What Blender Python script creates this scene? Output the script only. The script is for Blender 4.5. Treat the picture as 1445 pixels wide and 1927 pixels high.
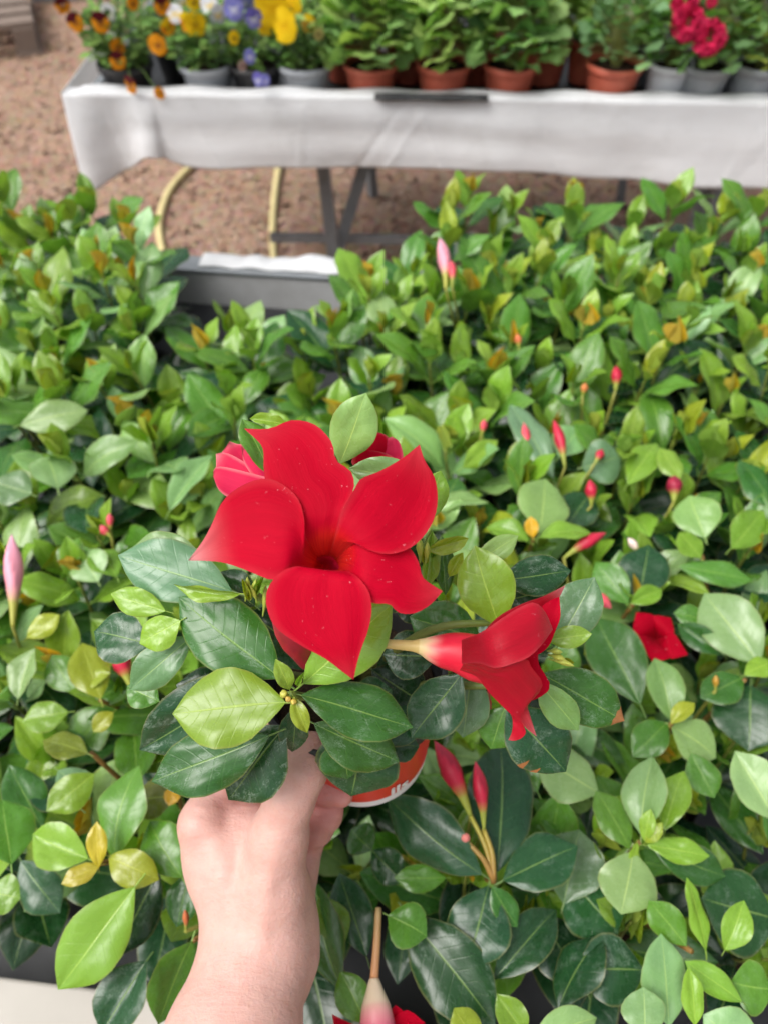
import bpy, math, random
import numpy as np
from mathutils import Vector, Matrix

for _o in list(bpy.data.objects):
    bpy.data.objects.remove(_o, do_unlink=True)
SC = bpy.context.scene
COL = SC.collection
RNG = random.Random(7)

# ------------------------------------------------------------------ camera
PITCH = math.radians(50.0)
CAMZ = 1.5
FPX, CX, CY, HPX = 1450.0, 722.5, 963.5, 1927.0
cam_data = bpy.data.cameras.new('camera')
cam = bpy.data.objects.new('camera', cam_data)
COL.objects.link(cam)
cam.location = (0, 0, CAMZ)
cam.rotation_euler = (math.pi / 2 - PITCH, 0, 0)
cam_data.sensor_fit = 'VERTICAL'
cam_data.sensor_height = 24.0
cam_data.lens = 24.0 * FPX / HPX
cam_data.clip_start = 0.02
cam_data.clip_end = 400.0
cam_data.dof.use_dof = True
cam_data.dof.focus_distance = 0.345
cam_data.dof.aperture_fstop = 5.6
SC.camera = cam

# ------------------------------------------------------------------ sky, sun, exposure
SUN_EL, SUN_AZ = math.radians(58), math.radians(-115)     # overcast light through a tunnel roof
world = bpy.data.worlds.new('World')
SC.world = world
world.use_nodes = True
wn = world.node_tree
wn.nodes.clear()
sky = wn.nodes.new('ShaderNodeTexSky')
sky.sky_type = 'NISHITA'
sky.sun_disc = False
sky.sun_elevation = SUN_EL
sky.sun_rotation = SUN_AZ
sky.air_density = 1.0
sky.dust_density = 6.0
sky.ozone_density = 1.0
hs = wn.nodes.new('ShaderNodeHueSaturation')
hs.inputs['Saturation'].default_value = 0.22
bg = wn.nodes.new('ShaderNodeBackground')
bg.inputs['Strength'].default_value = 0.14
wo = wn.nodes.new('ShaderNodeOutputWorld')
wn.links.new(sky.outputs[0], hs.inputs['Color'])
wn.links.new(hs.outputs[0], bg.inputs['Color'])
wn.links.new(bg.outputs[0], wo.inputs['Surface'])

sun_data = bpy.data.lights.new('sun', 'SUN')
sun_data.energy = 1.5
sun_data.angle = math.radians(40)
sun_data.color = (1.0, 0.97, 0.92)
sun = bpy.data.objects.new('sun', sun_data)
COL.objects.link(sun)
_sd = Vector((math.sin(SUN_AZ) * math.cos(SUN_EL), math.cos(SUN_AZ) * math.cos(SUN_EL), math.sin(SUN_EL)))
sun.rotation_euler = _sd.to_track_quat('Z', 'Y').to_euler()
sun.location = (0, 0, 5)

SC.view_settings.view_transform = 'Standard'
SC.view_settings.look = 'None'
SC.view_settings.gamma = 1.0
SC.view_settings.use_curve_mapping = False
SC.view_settings.exposure = 0.52
SC.render.engine = 'CYCLES'
SC.cycles.use_denoising = True
SC.cycles.max_bounces = 4
SC.cycles.use_adaptive_sampling = True
SC.cycles.adaptive_threshold = 0.03
SC.cycles.transparent_max_bounces = 4

# ------------------------------------------------------------------ geometry helpers
F_ = Vector((0, math.cos(PITCH), -math.sin(PITCH)))
U_ = Vector((0, math.sin(PITCH), math.cos(PITCH)))
R_ = Vector((1, 0, 0))
CAM = Vector((0, 0, CAMZ))

def ray(x, y):
    return F_ + R_ * ((x - CX) / FPX) - U_ * ((y - CY) / FPX)

def P(x, y, d):            # point seen at (x, y) of the photograph, d metres along the optical axis
    return CAM + ray(x, y) * d

def PZ(x, y, z):           # point seen at (x, y) at height z
    r = ray(x, y)
    return CAM + r * ((z - CAMZ) / r.z)

def PY(x, y, Y):
    r = ray(x, y)
    return CAM + r * (Y / r.y)

def empty(name, loc, label=None, cat=None, group=None, kind=None):
    o = bpy.data.objects.new(name, None)
    COL.objects.link(o)
    o.location = loc
    o.empty_display_size = 0.02
    tag(o, label, cat, group, kind)
    return o

def tag(o, label=None, cat=None, group=None, kind=None):
    if label: o['label'] = label
    if cat: o['category'] = cat
    if group: o['group'] = group
    if kind: o['kind'] = kind
    return o

def root_of(o):
    l = Vector((0, 0, 0))
    while o is not None:
        l += Vector(o.location)
        o = o.parent
    return l

def build_mesh(name, verts, faces, mat, uvs=None, cols=None, smooth=True):
    me = bpy.data.meshes.new(name)
    me.from_pydata([tuple(v) for v in verts], [], faces)
    if mat is not None:
        me.materials.append(mat)
    if uvs is not None:
        ul = me.uv_layers.new(name='UVMap')
        vi = np.empty(len(me.loops), dtype=np.int32)
        me.loops.foreach_get('vertex_index', vi)
        ua = np.asarray(uvs, dtype=np.float32)[vi]
        ul.data.foreach_set('uv', ua.ravel())
    if cols is not None:
        at = me.color_attributes.new('tint', 'FLOAT_COLOR', 'POINT')
        at.data.foreach_set('color', np.asarray(cols, dtype=np.float32).ravel())
    if smooth:
        me.polygons.foreach_set('use_smooth', np.ones(len(me.polygons), dtype=bool))
    me.update()
    return me

def link(name, me, parent=None, matrix=None, color=None):
    """link a mesh; matrix is in world space, parents carry only a translation"""
    o = bpy.data.objects.new(name, me)
    COL.objects.link(o)
    if parent is not None:
        o.parent = parent
        off = Matrix.Translation(-root_of(parent))
        o.matrix_basis = off @ (matrix if matrix is not None else Matrix.Identity(4))
    elif matrix is not None:
        o.matrix_basis = matrix
    if color is not None:
        o.color = color
    return o

def mesh_obj(name, verts, faces, mat, parent=None, uvs=None, cols=None, smooth=True, color=None):
    return link(name, build_mesh(name, verts, faces, mat, uvs, cols, smooth), parent, None, color)

class MB:
    def __init__(s): s.v, s.f, s.uv, s.c = [], [], [], []
    def add(s, v, f, uv=None, col=None):
        k = len(s.v)
        s.v += [tuple(p) for p in v]
        s.f += [tuple(i + k for i in q) for q in f]
        s.uv += list(uv) if uv is not None else [(0, 0)] * len(v)
        s.c += list(col) if col is not None and len(col) == len(v) and not isinstance(col[0], (int, float)) else [col or (1, 1, 1, 1)] * len(v)
    def obj(s, name, mat, parent=None, smooth=True):
        return mesh_obj(name, s.v, s.f, mat, parent, s.uv, s.c, smooth)

def box_vf(c, sx, sy, sz, rot=None):
    vs = []
    for k in range(8):
        p = Vector(((k & 1) - .5, ((k >> 1) & 1) - .5, ((k >> 2) & 1) - .5))
        p = Vector((p.x * sx, p.y * sy, p.z * sz))
        if rot is not None: p = rot @ p
        vs.append(p + Vector(c))
    fs = [(0, 2, 3, 1), (4, 5, 7, 6), (0, 1, 5, 4), (2, 6, 7, 3), (0, 4, 6, 2), (1, 3, 7, 5)]
    return vs, fs

def bar_vf(a, b, w, h, up=Vector((0, 0, 1))):
    a, b = Vector(a), Vector(b)
    y = (b - a).normalized()
    x = y.cross(up)
    if x.length < 1e-4: x = y.cross(Vector((0, 1, 0)))
    x.normalize(); z = x.cross(y)
    rot = Matrix((x, y, z)).transposed()
    return box_vf((a + b) / 2, w, (b - a).length, h, rot)

def catmull(pts, n):
    pts = [np.asarray(p, dtype=float) for p in pts]
    if len(pts) == 2:
        return [pts[0] + (pts[1] - pts[0]) * t for t in np.linspace(0, 1, n)]
    ext = [2 * pts[0] - pts[1]] + pts + [2 * pts[-1] - pts[-2]]
    seg = len(pts) - 1
    out = []
    for t in np.linspace(0, seg, n):
        i = min(int(t), seg - 1); u = t - i
        a, b, c, d = ext[i], ext[i + 1], ext[i + 2], ext[i + 3]
        out.append(.5 * (2 * b + (c - a) * u + (2 * a - 5 * b + 4 * c - d) * u * u + (3 * b - a - 3 * c + d) * u ** 3))
    return out

def tube_vf(pts, radii, n=8, steps=None, cap=True):
    if steps:
        rr = np.interp(np.linspace(0, 1, steps), np.linspace(0, 1, len(radii)), radii)
        pp = [Vector(p) for p in catmull(pts, steps)]
    else:
        pp = [Vector(p) for p in pts]; rr = radii
    vs, fs, uv = [], [], []
    ref = None
    for i, p in enumerate(pp):
        t = (pp[min(i + 1, len(pp) - 1)] - pp[max(i - 1, 0)]).normalized()
        if ref is None:
            ref = t.cross(Vector((0.3, 0.5, 0.8))).normalized()
        ref = (ref - t * ref.dot(t)).normalized()
        b = t.cross(ref)
        for k in range(n):
            a = 2 * math.pi * k / n
            vs.append(p + (ref * math.cos(a) + b * math.sin(a)) * rr[i])
            uv.append((k / n, i / (len(pp) - 1)))
    for i in range(len(pp) - 1):
        for k in range(n):
            fs.append((i * n + k, i * n + (k + 1) % n, (i + 1) * n + (k + 1) % n, (i + 1) * n + k))
    if cap:
        fs.append(tuple(range(n - 1, -1, -1)))
        fs.append(tuple((len(pp) - 1) * n + k for k in range(n)))
    return vs, fs, uv

def lathe_vf(prof, c, axis=Vector((0, 0, 1)), n=28, wob=0.0):
    """prof: (radius, height) pairs"""
    axis = Vector(axis).normalized()
    x = axis.cross(Vector((0, 1, 0)))
    if x.length < .1: x = axis.cross(Vector((1, 0, 0)))
    x.normalize(); y = axis.cross(x)
    vs, fs, uv = [], [], []
    for j, (r, h) in enumerate(prof):
        for k in range(n):
            a = 2 * math.pi * k / n
            rr = r * (1 + wob * math.sin(3 * a + j))
            vs.append(Vector(c) + axis * h + (x * math.cos(a) + y * math.sin(a)) * rr)
            uv.append((k / n, j / (len(prof) - 1)))
    for j in range(len(prof) - 1):
        for k in range(n):
            fs.append((j * n + k, j * n + (k + 1) % n, (j + 1) * n + (k + 1) % n, (j + 1) * n + k))
    return vs, fs, uv

# ------------------------------------------------------------------ materials
class NT:
    def __init__(s, name):
        s.m = bpy.data.materials.new(name); s.m.use_nodes = True
        s.t = s.m.node_tree; s.t.nodes.clear()
    def n(s, typ, **kw):
        nd = s.t.nodes.new('ShaderNode' + typ)
        for k, v in kw.items(): setattr(nd, k, v)
        return nd
    def set(s, nd, name, val):
        sock = nd.inputs[name]
        if hasattr(val, 'links') or hasattr(val, 'is_linked'): s.t.links.new(val, sock)
        else: sock.default_value = val
    def math(s, op, a, b=None, c=None, clamp=False):
        nd = s.n('Math', operation=op, use_clamp=clamp)
        for i, v in enumerate((a, b, c)):
            if v is None: continue
            s.set(nd, i, v)
        return nd.outputs[0]
    def mix(s, f, a, b, blend='MIX'):
        nd = s.n('MixRGB', blend_type=blend)
        s.set(nd, 0, f); s.set(nd, 1, a); s.set(nd, 2, b)
        return nd.outputs[0]
    def ramp(s, f, stops, interp='LINEAR'):
        nd = s.n('ValToRGB'); cr = nd.color_ramp; cr.interpolation = interp
        while len(cr.elements) < len(stops): cr.elements.new(0.5)
        for e, (p, c) in zip(cr.elements, stops):
            e.position = p; e.color = c if len(c) == 4 else (*c, 1)
        s.set(nd, 0, f)
        return nd.outputs[0]
    def noise(s, vec, scale, detail=3, rough=.55):
        nd = s.n('TexNoise'); s.set(nd, 'Scale', scale); s.set(nd, 'Detail', detail); s.set(nd, 'Roughness', rough)
        if vec is not None: s.set(nd, 'Vector', vec)
        return nd.outputs[0]
    def out(s, sh):
        o = s.n('OutputMaterial'); s.t.links.new(sh, o.inputs['Surface']); return s.m
    def bsdf(s, **kw):
        b = s.n('BsdfPrincipled')
        for k, v in kw.items(): s.set(b, k, v)
        return b
    def bump(s, h, strength=.3, dist=.001):
        b = s.n('Bump'); s.set(b, 'Strength', strength); s.set(b, 'Distance', dist); s.set(b, 'Height', h)
        return b.outputs[0]

def c4(c): return (c[0], c[1], c[2], 1.0)

def make_leaf_mat(brown=None):
    t = NT('glossy_leaf' if not brown else 'glossy_leaf_browned')
    oi = t.n('ObjectInfo'); uvn = t.n('UVMap'); tc = t.n('TexCoord'); geo = t.n('NewGeometry')
    sep = t.n('SeparateXYZ'); t.set(sep, 0, uvn.outputs[0])
    u = t.math('ABSOLUTE', t.math('MULTIPLY_ADD', sep.outputs[0], 2.0, -1.0))     # 0 on the midrib, 1 at the margin
    v = sep.outputs[1]
    col = oi.outputs['Color']
    # seed per leaf
    off = t.n('VectorMath', operation='ADD'); sc = t.n('VectorMath', operation='SCALE')
    comb = t.n('CombineXYZ')
    t.set(comb, 0, oi.outputs['Random']); t.set(comb, 1, t.math('MULTIPLY', oi.outputs['Random'], 7.3))
    t.set(sc, 0, comb.outputs[0]); t.set(sc, 'Scale', 40.0)
    t.set(off, 0, tc.outputs['Object']); t.set(off, 1, sc.outputs[0])
    vec = off.outputs[0]
    # mottling
    n1 = t.noise(vec, 3.0, 2)
    col = t.mix(t.math('MULTIPLY', n1, 0.5), col, t.mix(1.0, col, (1.75, 1.5, 1.3, 1), 'MULTIPLY'))
    n2 = t.noise(vec, 6.0, 2)
    col = t.mix(t.ramp(n2, [(.35, (0, 0, 0)), (.75, (.22, .22, .22))]), col, t.mix(1.0, col, (.6, .7, .65, 1), 'MULTIPLY'))
    # lateral veins
    ph = t.math('MULTIPLY', t.math('SUBTRACT', v, t.math('MULTIPLY', u, .17)), 62.0)
    wav = t.math('SINE', ph)
    lat = t.ramp(wav, [(.90, (0, 0, 0)), (.985, (1, 1, 1))])
    lat = t.math('MULTIPLY', lat, t.ramp(u, [(.0, (1, 1, 1)), (.85, (0.1, .1, .1))]))
    col = t.mix(t.math('MULTIPLY', lat, .13), col, t.mix(.35, t.mix(1.0, col, (1.7, 1.6, 1.6, 1), 'MULTIPLY'), (.2, .3, .06, 1)))
    # midrib, thinner to the tip
    wm = t.math('MULTIPLY_ADD', v, -.028, .05)
    rib = t.math('SUBTRACT', 1.0, t.math('DIVIDE', u, wm), clamp=True)
    ribc = t.mix(.55, t.mix(1.0, col, (2.4, 2.0, 2.0, 1), 'MULTIPLY'), (.25, .36, .09, 1))
    col = t.mix(t.math('MULTIPLY', t.ramp(rib, [(.0, (0, 0, 0)), (.45, (1, 1, 1))]), .8), col, ribc)
    # thin pale reddish margin
    mar = t.ramp(u, [(.93, (0, 0, 0)), (.985, (1, 1, 1))])
    col = t.mix(t.math('MULTIPLY', mar, .32), col, (.30, .26, .09, 1))
    # dry lime residue and specks, amount in the object's alpha
    al = oi.outputs['Alpha']
    d1 = t.noise(vec, 4.5, 3, .7)
    d2 = t.noise(vec, 48.0, 1)
    dust = t.math('MULTIPLY', t.ramp(d1, [(.52, (0, 0, 0)), (.72, (1, 1, 1))]), t.ramp(d2, [(.42, (0.1, .1, .1)), (.62, (1, 1, 1))]))
    spk = t.ramp(t.noise(vec, 60.0, 0), [(.73, (0, 0, 0)), (.77, (1, 1, 1))])
    dust = t.math('MULTIPLY', t.math('ADD', t.math('MULTIPLY', dust, .6), t.math('MULTIPLY', spk, .10)), al, clamp=True)
    # dried drop rings
    vo = t.n('TexVoronoi'); t.set(vo, 'Vector', vec); t.set(vo, 'Scale', 7.0); t.set(vo, 'Randomness', 1.0)
    rg = t.math('ABSOLUTE', t.math('SUBTRACT', vo.outputs['Distance'], t.math('MULTIPLY_ADD', n2, .22, .12)))
    ring = t.math('MULTIPLY', t.ramp(rg, [(.0, (1, 1, 1)), (.025, (0, 0, 0))]), t.ramp(n1, [(.5, (0, 0, 0)), (.6, (1, 1, 1))]))
    dust = t.math('ADD', dust, t.math('MULTIPLY', t.math('MULTIPLY', ring, al), .35), clamp=True)
    col = t.mix(dust, col, (.42, .52, .46, 1))
    if brown == 'tip':
        bm_ = t.math('GREATER_THAN', t.math('ADD', v, t.math('MULTIPLY', n2, .06)), .915)
        col = t.mix(t.math('MULTIPLY', bm_, .9), col, (.34, .13, .05, 1))
    if brown == 'edge':
        e1 = t.math('GREATER_THAN', t.math('MULTIPLY_ADD', t.math('ABSOLUTE', t.math('SUBTRACT', v, .60)), -4.5, sep.outputs[0]), .80)
        e2 = t.math('GREATER_THAN', t.math('MULTIPLY_ADD', t.math('ABSOLUTE', t.math('SUBTRACT', v, .76)), -5.5, sep.outputs[0]), .82)
        col = t.mix(t.math('MULTIPLY', t.math('MAXIMUM', e1, e2), .9), col, (.40, .15, .05, 1))
    # underside paler and duller
    bf = geo.outputs['Backfacing']
    col = t.mix(t.math('MULTIPLY', bf, .7), col, t.mix(.5, t.mix(1.0, col, (1.6, 1.5, 1.5, 1), 'MULTIPLY'), (.16, .26, .09, 1)))
    rough = t.math('ADD', t.math('MULTIPLY_ADD', n2, .20, .17), t.math('ADD', t.math('MULTIPLY', dust, .4), t.math('MULTIPLY', bf, .2)))
    h = t.math('ADD', t.math('ADD', t.math('MULTIPLY', lat, -.6), t.math('MULTIPLY', rib, -1.0)), t.math('MULTIPLY', t.noise(vec, 3.0, 1), 1.3))
    nor = t.bump(h, .16, .010)
    b = t.bsdf(**{'Base Color': col, 'Roughness': rough, 'Normal': nor, 'IOR': 1.48, 'Specular IOR Level': .55})
    tr = t.n('BsdfTranslucent'); t.set(tr, 'Color', t.mix(1.0, col, (1.25, 1.5, .5, 1), 'MULTIPLY')); t.set(tr, 'Normal', nor)
    mx = t.n('MixShader'); t.set(mx, 0, .22)
    t.t.links.new(b.outputs[0], mx.inputs[1]); t.t.links.new(tr.outputs[0], mx.inputs[2])
    return t.out(mx.outputs[0])

def make_petal_mat(name, base, back, rough=.6, streak=.2, dust=.75, spec=.06):
    t = NT(name)
    at = t.n('Attribute', attribute_name='tint'); geo = t.n('NewGeometry'); tc = t.n('TexCoord'); uvn = t.n('UVMap')
    sep = t.n('SeparateColor'); t.set(sep, 0, at.outputs['Color'])
    fade, thr = sep.outputs[0], sep.outputs[1]      # white fade with painted edge glint, throat warmth
    mp = t.n('Mapping'); t.set(mp, 'Scale', (22, 2.5, 1)); t.set(mp, 'Vector', uvn.outputs[0])
    st = t.noise(mp.outputs[0], 1.0, 4)
    nz = t.noise(tc.outputs['Object'], 60.0, 4)
    vl = t.noise(tc.outputs['Object'], 22.0, 2)
    base_ = t.mix(t.ramp(vl, [(.3, (0, 0, 0)), (.75, (1, 1, 1))]), t.mix(1.0, c4(base), (.88, .8, .85, 1), 'MULTIPLY'), t.mix(1.0, c4(base), (1.15, 1.3, 1.3, 1), 'MULTIPLY'))
    col = t.mix(t.math('MULTIPLY', t.ramp(st, [(.3, (0, 0, 0)), (.75, (1, 1, 1))]), streak), base_, t.mix(1.0, base_, (.55, .5, .5, 1), 'MULTIPLY'))
    col = t.mix(t.math('MULTIPLY', nz, .35), col, t.mix(.06, t.mix(1.0, col, (1.3, 1.2, 1.2, 1), 'MULTIPLY'), (1, .05, .12, 1)))
    col = t.mix(thr, col, t.mix(t.ramp(st, [(.4, (0, 0, 0)), (.62, (1, 1, 1))]), (.56, .016, .010, 1), (.48, .006, .010, 1)))
    # tiny pollen / dust specks
    sp = t.ramp(t.noise(tc.outputs['Object'], 420.0, 2), [(.68, (0, 0, 0)), (.75, (1, 1, 1))])
    sp = t.math('MULTIPLY', sp, t.ramp(t.noise(tc.outputs['Object'], 45.0, 2), [(.45, (0, 0, 0)), (.65, (1, 1, 1))]))
    col = t.mix(t.math('MULTIPLY', sp, dust), col, (.85, .33, .40, 1))
    fz = t.math('MULTIPLY', fade, t.math('MULTIPLY_ADD', nz, 1.0, .45), clamp=True)
    col = t.mix(fz, col, (.80, .42, .42, 1))
    bf = geo.outputs['Backfacing']
    h = t.math('ADD', t.math('MULTIPLY', st, 1.2), t.math('MULTIPLY', t.noise(tc.outputs['Object'], 260.0, 3), .5))
    nor = t.bump(h, .22, .0008)
    b = t.bsdf(**{'Base Color': t.mix(bf, col, t.mix(fz, c4(back), (.85, .62, .55, 1))), 'Roughness': rough, 'Normal': nor, 'Specular IOR Level': t.math('MULTIPLY_ADD', bf, .0, spec),
                  'Sheen Weight': .03, 'Sheen Tint': (1, .35, .45, 1), 'Sheen Roughness': .4})
    tr = t.n('BsdfTranslucent'); t.set(tr, 'Color', t.mix(1.0, col, (1.2, .8, .8, 1), 'MULTIPLY')); t.set(tr, 'Normal', nor)
    mx = t.n('MixShader'); t.set(mx, 0, .30)
    t.t.links.new(b.outputs[0], mx.inputs[1]); t.t.links.new(tr.outputs[0], mx.inputs[2])
    return t.out(mx.outputs[0])

def make_tint_mat(name, rough=.5, spec=.4, mott=.35, scale=60., bumpd=.001, sheen=0., bump_s=.3, transl=0.):
    """colour from the mesh's tint attribute, mottled"""
    t = NT(name)
    at = t.n('Attribute', attribute_name='tint'); tc = t.n('TexCoord')
    nz = t.noise(tc.outputs['Object'], scale, 4)
    col = at.outputs['Color']
    col = t.mix(t.math('MULTIPLY', nz, mott), col, t.mix(1.0, col, (.5, .5, .5, 1), 'MULTIPLY'))
    nor = t.bump(nz, bump_s, bumpd)
    b = t.bsdf(**{'Base Color': col, 'Roughness': rough, 'Specular IOR Level': spec, 'Normal': nor, 'Sheen Weight': sheen})
    if transl:
        tr = t.n('BsdfTranslucent'); t.set(tr, 'Color', col)
        mx = t.n('MixShader'); t.set(mx, 0, transl)
        t.t.links.new(b.outputs[0], mx.inputs[1]); t.t.links.new(tr.outputs[0], mx.inputs[2])
        return t.out(mx.outputs[0])
    return t.out(b.outputs[0])

def make_plain(name, c, rough=.5, spec=.4, mott=.3, scale=40., bumpd=.001, bump_s=.3, metal=0., dirt=None):
    t = NT(name); tc = t.n('TexCoord')
    nz = t.noise(tc.outputs['Object'], scale, 5)
    col = t.mix(t.math('MULTIPLY', nz, mott), c4(c), t.mix(1.0, c4(c), (.45, .45, .45, 1), 'MULTIPLY'))
    if dirt:
        col = t.mix(t.ramp(t.noise(tc.outputs['Object'], scale * .22, 5, .7), [(.5, (0, 0, 0)), (.72, (.6, .6, .6))]), col, c4(dirt))
    nor = t.bump(nz, bump_s, bumpd)
    b = t.bsdf(**{'Base Color': col, 'Roughness': t.math('MULTIPLY_ADD', nz, .25, rough - .1), 'Specular IOR Level': spec, 'Normal': nor, 'Metallic': metal})
    return t.out(b.outputs[0])

M_LEAF = make_leaf_mat()
M_LEAF_TIP = make_leaf_mat('tip')
M_LEAF_EDGE = make_leaf_mat('edge')
M_PETAL = make_petal_mat('crimson_petal', (.46, .0006, .017), (.42, .006, .035))
M_PETAL_SIDE = make_petal_mat('crimson_petal_outside', (.44, .0025, .018), (.44, .0025, .018), rough=.33, dust=.3, spec=.35)
M_PETAL_PINK = make_petal_mat('pink_petal', (.58, .02, .075), (.60, .07, .15), rough=.45)
M_TINT = make_tint_mat('plant_tint', .45, .4, .25, 90.)
M_SOFT = make_tint_mat('soft_petal', .65, .25, .2, 70., transl=.15)
M_FOL = make_tint_mat('soft_foliage', .5, .35, .4, 50., transl=.2)
M_CHIP = make_tint_mat('wood_chip', .85, .2, .5, 120., .002)
M_BLACKPOT = make_plain('black_plastic', (.018, .018, .02), .45, .4, .4, 60., dirt=(.05, .045, .04))
M_GREYPOT = make_plain('grey_plastic', (.32, .34, .37), .5, .4, .25, 40., dirt=(.33, .33, .33))
M_REDPOT = make_plain('terracotta_plastic', (.50, .11, .065), .5, .4, .3, 40., dirt=(.50, .16, .10))
M_WHITEPOT = make_plain('white_plastic', (.62, .64, .68), .5, .4, .2, 40.)
M_SOIL = make_plain('potting_soil', (.035, .022, .014), .95, .1, .8, 160., .004, .9)
M_METAL = make_plain('galvanised_steel', (.26, .28, .30), .5, .5, .35, 30., metal=.35, dirt=(.10, .085, .07))
M_ALU = make_plain('aluminium_edge', (.44, .41, .37), .5, .4, .25, 25., dirt=(.38, .34, .30))
M_TRAY = make_plain('grey_tray', (.58, .58, .59), .55, .4, .3, 20., dirt=(.30, .29, .28))
M_LINER = make_plain('black_liner', (.02, .021, .024), .5, .4, .5, 30., .002, .5, dirt=(.05, .05, .05))
M_HOSE = make_plain('yellow_hose', (.66, .56, .27), .45, .4, .25, 30., dirt=(.45, .34, .15))
M_WOOD = make_plain('weathered_wood', (.22, .17, .14), .8, .2, .6, 25., .003, .6)
M_CONC = make_plain('grey_block', (.22, .22, .225), .85, .2, .4, 25., .003, .5)

def make_cloth():
    t = NT('white_fleece'); tc = t.n('TexCoord')
    mp = t.n('Mapping'); t.set(mp, 'Scale', (1.2, 1.2, 9)); t.set(mp, 'Vector', tc.outputs['Object'])
    stn = t.ramp(t.noise(mp.outputs[0], 2.5, 6, .65), [(.42, (0, 0, 0)), (.75, (1, 1, 1))])
    blot = t.ramp(t.noise(tc.outputs['Object'], 7.0, 5, .7), [(.55, (0, 0, 0)), (.8, (1, 1, 1))])
    fine = t.noise(tc.outputs['Object'], 190.0, 3)
    col = t.mix(t.math('MULTIPLY', stn, .55), (.84, .85, .87, 1), (.66, .66, .66, 1))
    col = t.mix(t.math('MULTIPLY', blot, .35), col, (.34, .33, .30, 1))
    nor = t.bump(t.math('ADD', fine, t.math('MULTIPLY', t.noise(tc.outputs['Object'], 14., 4), 3.0)), .3, .004)
    b = t.bsdf(**{'Base Color': col, 'Roughness': .8, 'Normal': nor, 'Specular IOR Level': .2})
    tr = t.n('BsdfTranslucent'); t.set(tr, 'Color', (.85, .85, .85, 1))
    mx = t.n('MixShader'); t.set(mx, 0, .4)
    t.t.links.new(b.outputs[0], mx.inputs[1]); t.t.links.new(tr.outputs[0], mx.inputs[2])
    return t.out(mx.outputs[0])
M_CLOTH = make_cloth()

def make_ground():
    t = NT('bark_mulch'); tc = t.n('TexCoord')
    v = tc.outputs['Object']
    vo = t.n('TexVoronoi'); t.set(vo, 'Scale', 70.0); t.set(vo, 'Vector', v)
    n1 = t.noise(v, 2.2, 5); n2 = t.noise(v, 26.0, 5, .7)
    col = t.ramp(n2, [(.25, (.23, .14, .095)), (.5, (.37, .24, .17)), (.75, (.48, .34, .25))])
    col = t.mix(.4, col, t.mix(1.0, col, vo.outputs['Color'], 'MULTIPLY'))
    col = t.mix(t.ramp(n1, [(.35, (0, 0, 0)), (.7, (.5, .5, .5))]), col, (.42, .285, .21, 1))
    nor = t.bump(t.math('ADD', vo.outputs['Distance'], n2), .8, .012)
    b = t.bsdf(**{'Base Color': col, 'Roughness': .95, 'Normal': nor, 'Specular IOR Level': .15})
    return t.out(b.outputs[0])
M_GROUND = make_ground()

def make_skin():
    t = NT('skin'); tc = t.n('TexCoord'); v = tc.outputs['Object']
    at = t.n('Attribute', attribute_name='tint'); sep = t.n('SeparateColor'); t.set(sep, 0, at.outputs['Color'])
    n1 = t.noise(v, 28.0, 4); n2 = t.noise(v, 150.0, 4); n3 = t.noise(v, 620.0, 3)
    col = t.mix(n1, (.56, .325, .275, 1), (.61, .38, .33, 1))
    col = t.mix(t.math('MULTIPLY', t.ramp(n2, [(.42, (0, 0, 0)), (.7, (1, 1, 1))]), .22), col, (.52, .22, .17, 1))
    col = t.mix(t.math('MULTIPLY', sep.outputs[0], .8), col, (.52, .15, .14, 1))
    por = t.ramp(n3, [(.60, (0, 0, 0)), (.72, (1, 1, 1))])
    col = t.mix(t.math('MULTIPLY', por, .07), col, (.42, .2, .15, 1))
    # fine skin lines across the hand
    mp = t.n('Mapping'); t.set(mp, 'Scale', (60, 240, 160)); t.set(mp, 'Vector', v)
    ln = t.noise(mp.outputs[0], 1.0, 3)
    h = t.math('ADD', t.math('MULTIPLY', n3, .5), t.math('ADD', t.math('MULTIPLY', ln, .9), t.math('MULTIPLY', n1, 2.5)))
    nor = t.bump(h, .8, .0009)
    b = t.bsdf(**{'Base Color': col, 'Roughness': t.math('MULTIPLY_ADD', n2, .2, .42), 'Normal': nor, 'Specular IOR Level': .4,
                  'Subsurface Weight': .25, 'Subsurface Radius': (.012, .004, .002), 'Subsurface Scale': .5})
    return t.out(b.outputs[0])
M_SKIN = make_skin()

# ------------------------------------------------------------------ ground and far things
def patch_ground():
    n = 40
    vs, fs = [], []
    xs = np.concatenate([[-150, -40, -12], np.linspace(-5, 5, 40), [12, 40, 150]])
    ys = np.concatenate([[-150, -30], np.linspace(-2, 8, 50), [14, 40, 150]])
    for y in ys:
        for x in xs:
            near = abs(x) < 6 and -2.5 < y < 9
            vs.append((x, y, .012 * math.sin(3.1 * x + 1.3 * y) * math.cos(2.3 * y - x) if near else 0))
    w = len(xs)
    for j in range(len(ys) - 1):
        for i in range(w - 1):
            fs.append((j * w + i, j * w + i + 1, (j + 1) * w + i + 1, (j + 1) * w + i))
    o = mesh_obj('ground', vs, fs, M_GROUND)
    tag(o, 'brown bark mulch covering the ground under the benches', None, None, 'structure')
patch_ground()

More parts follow.
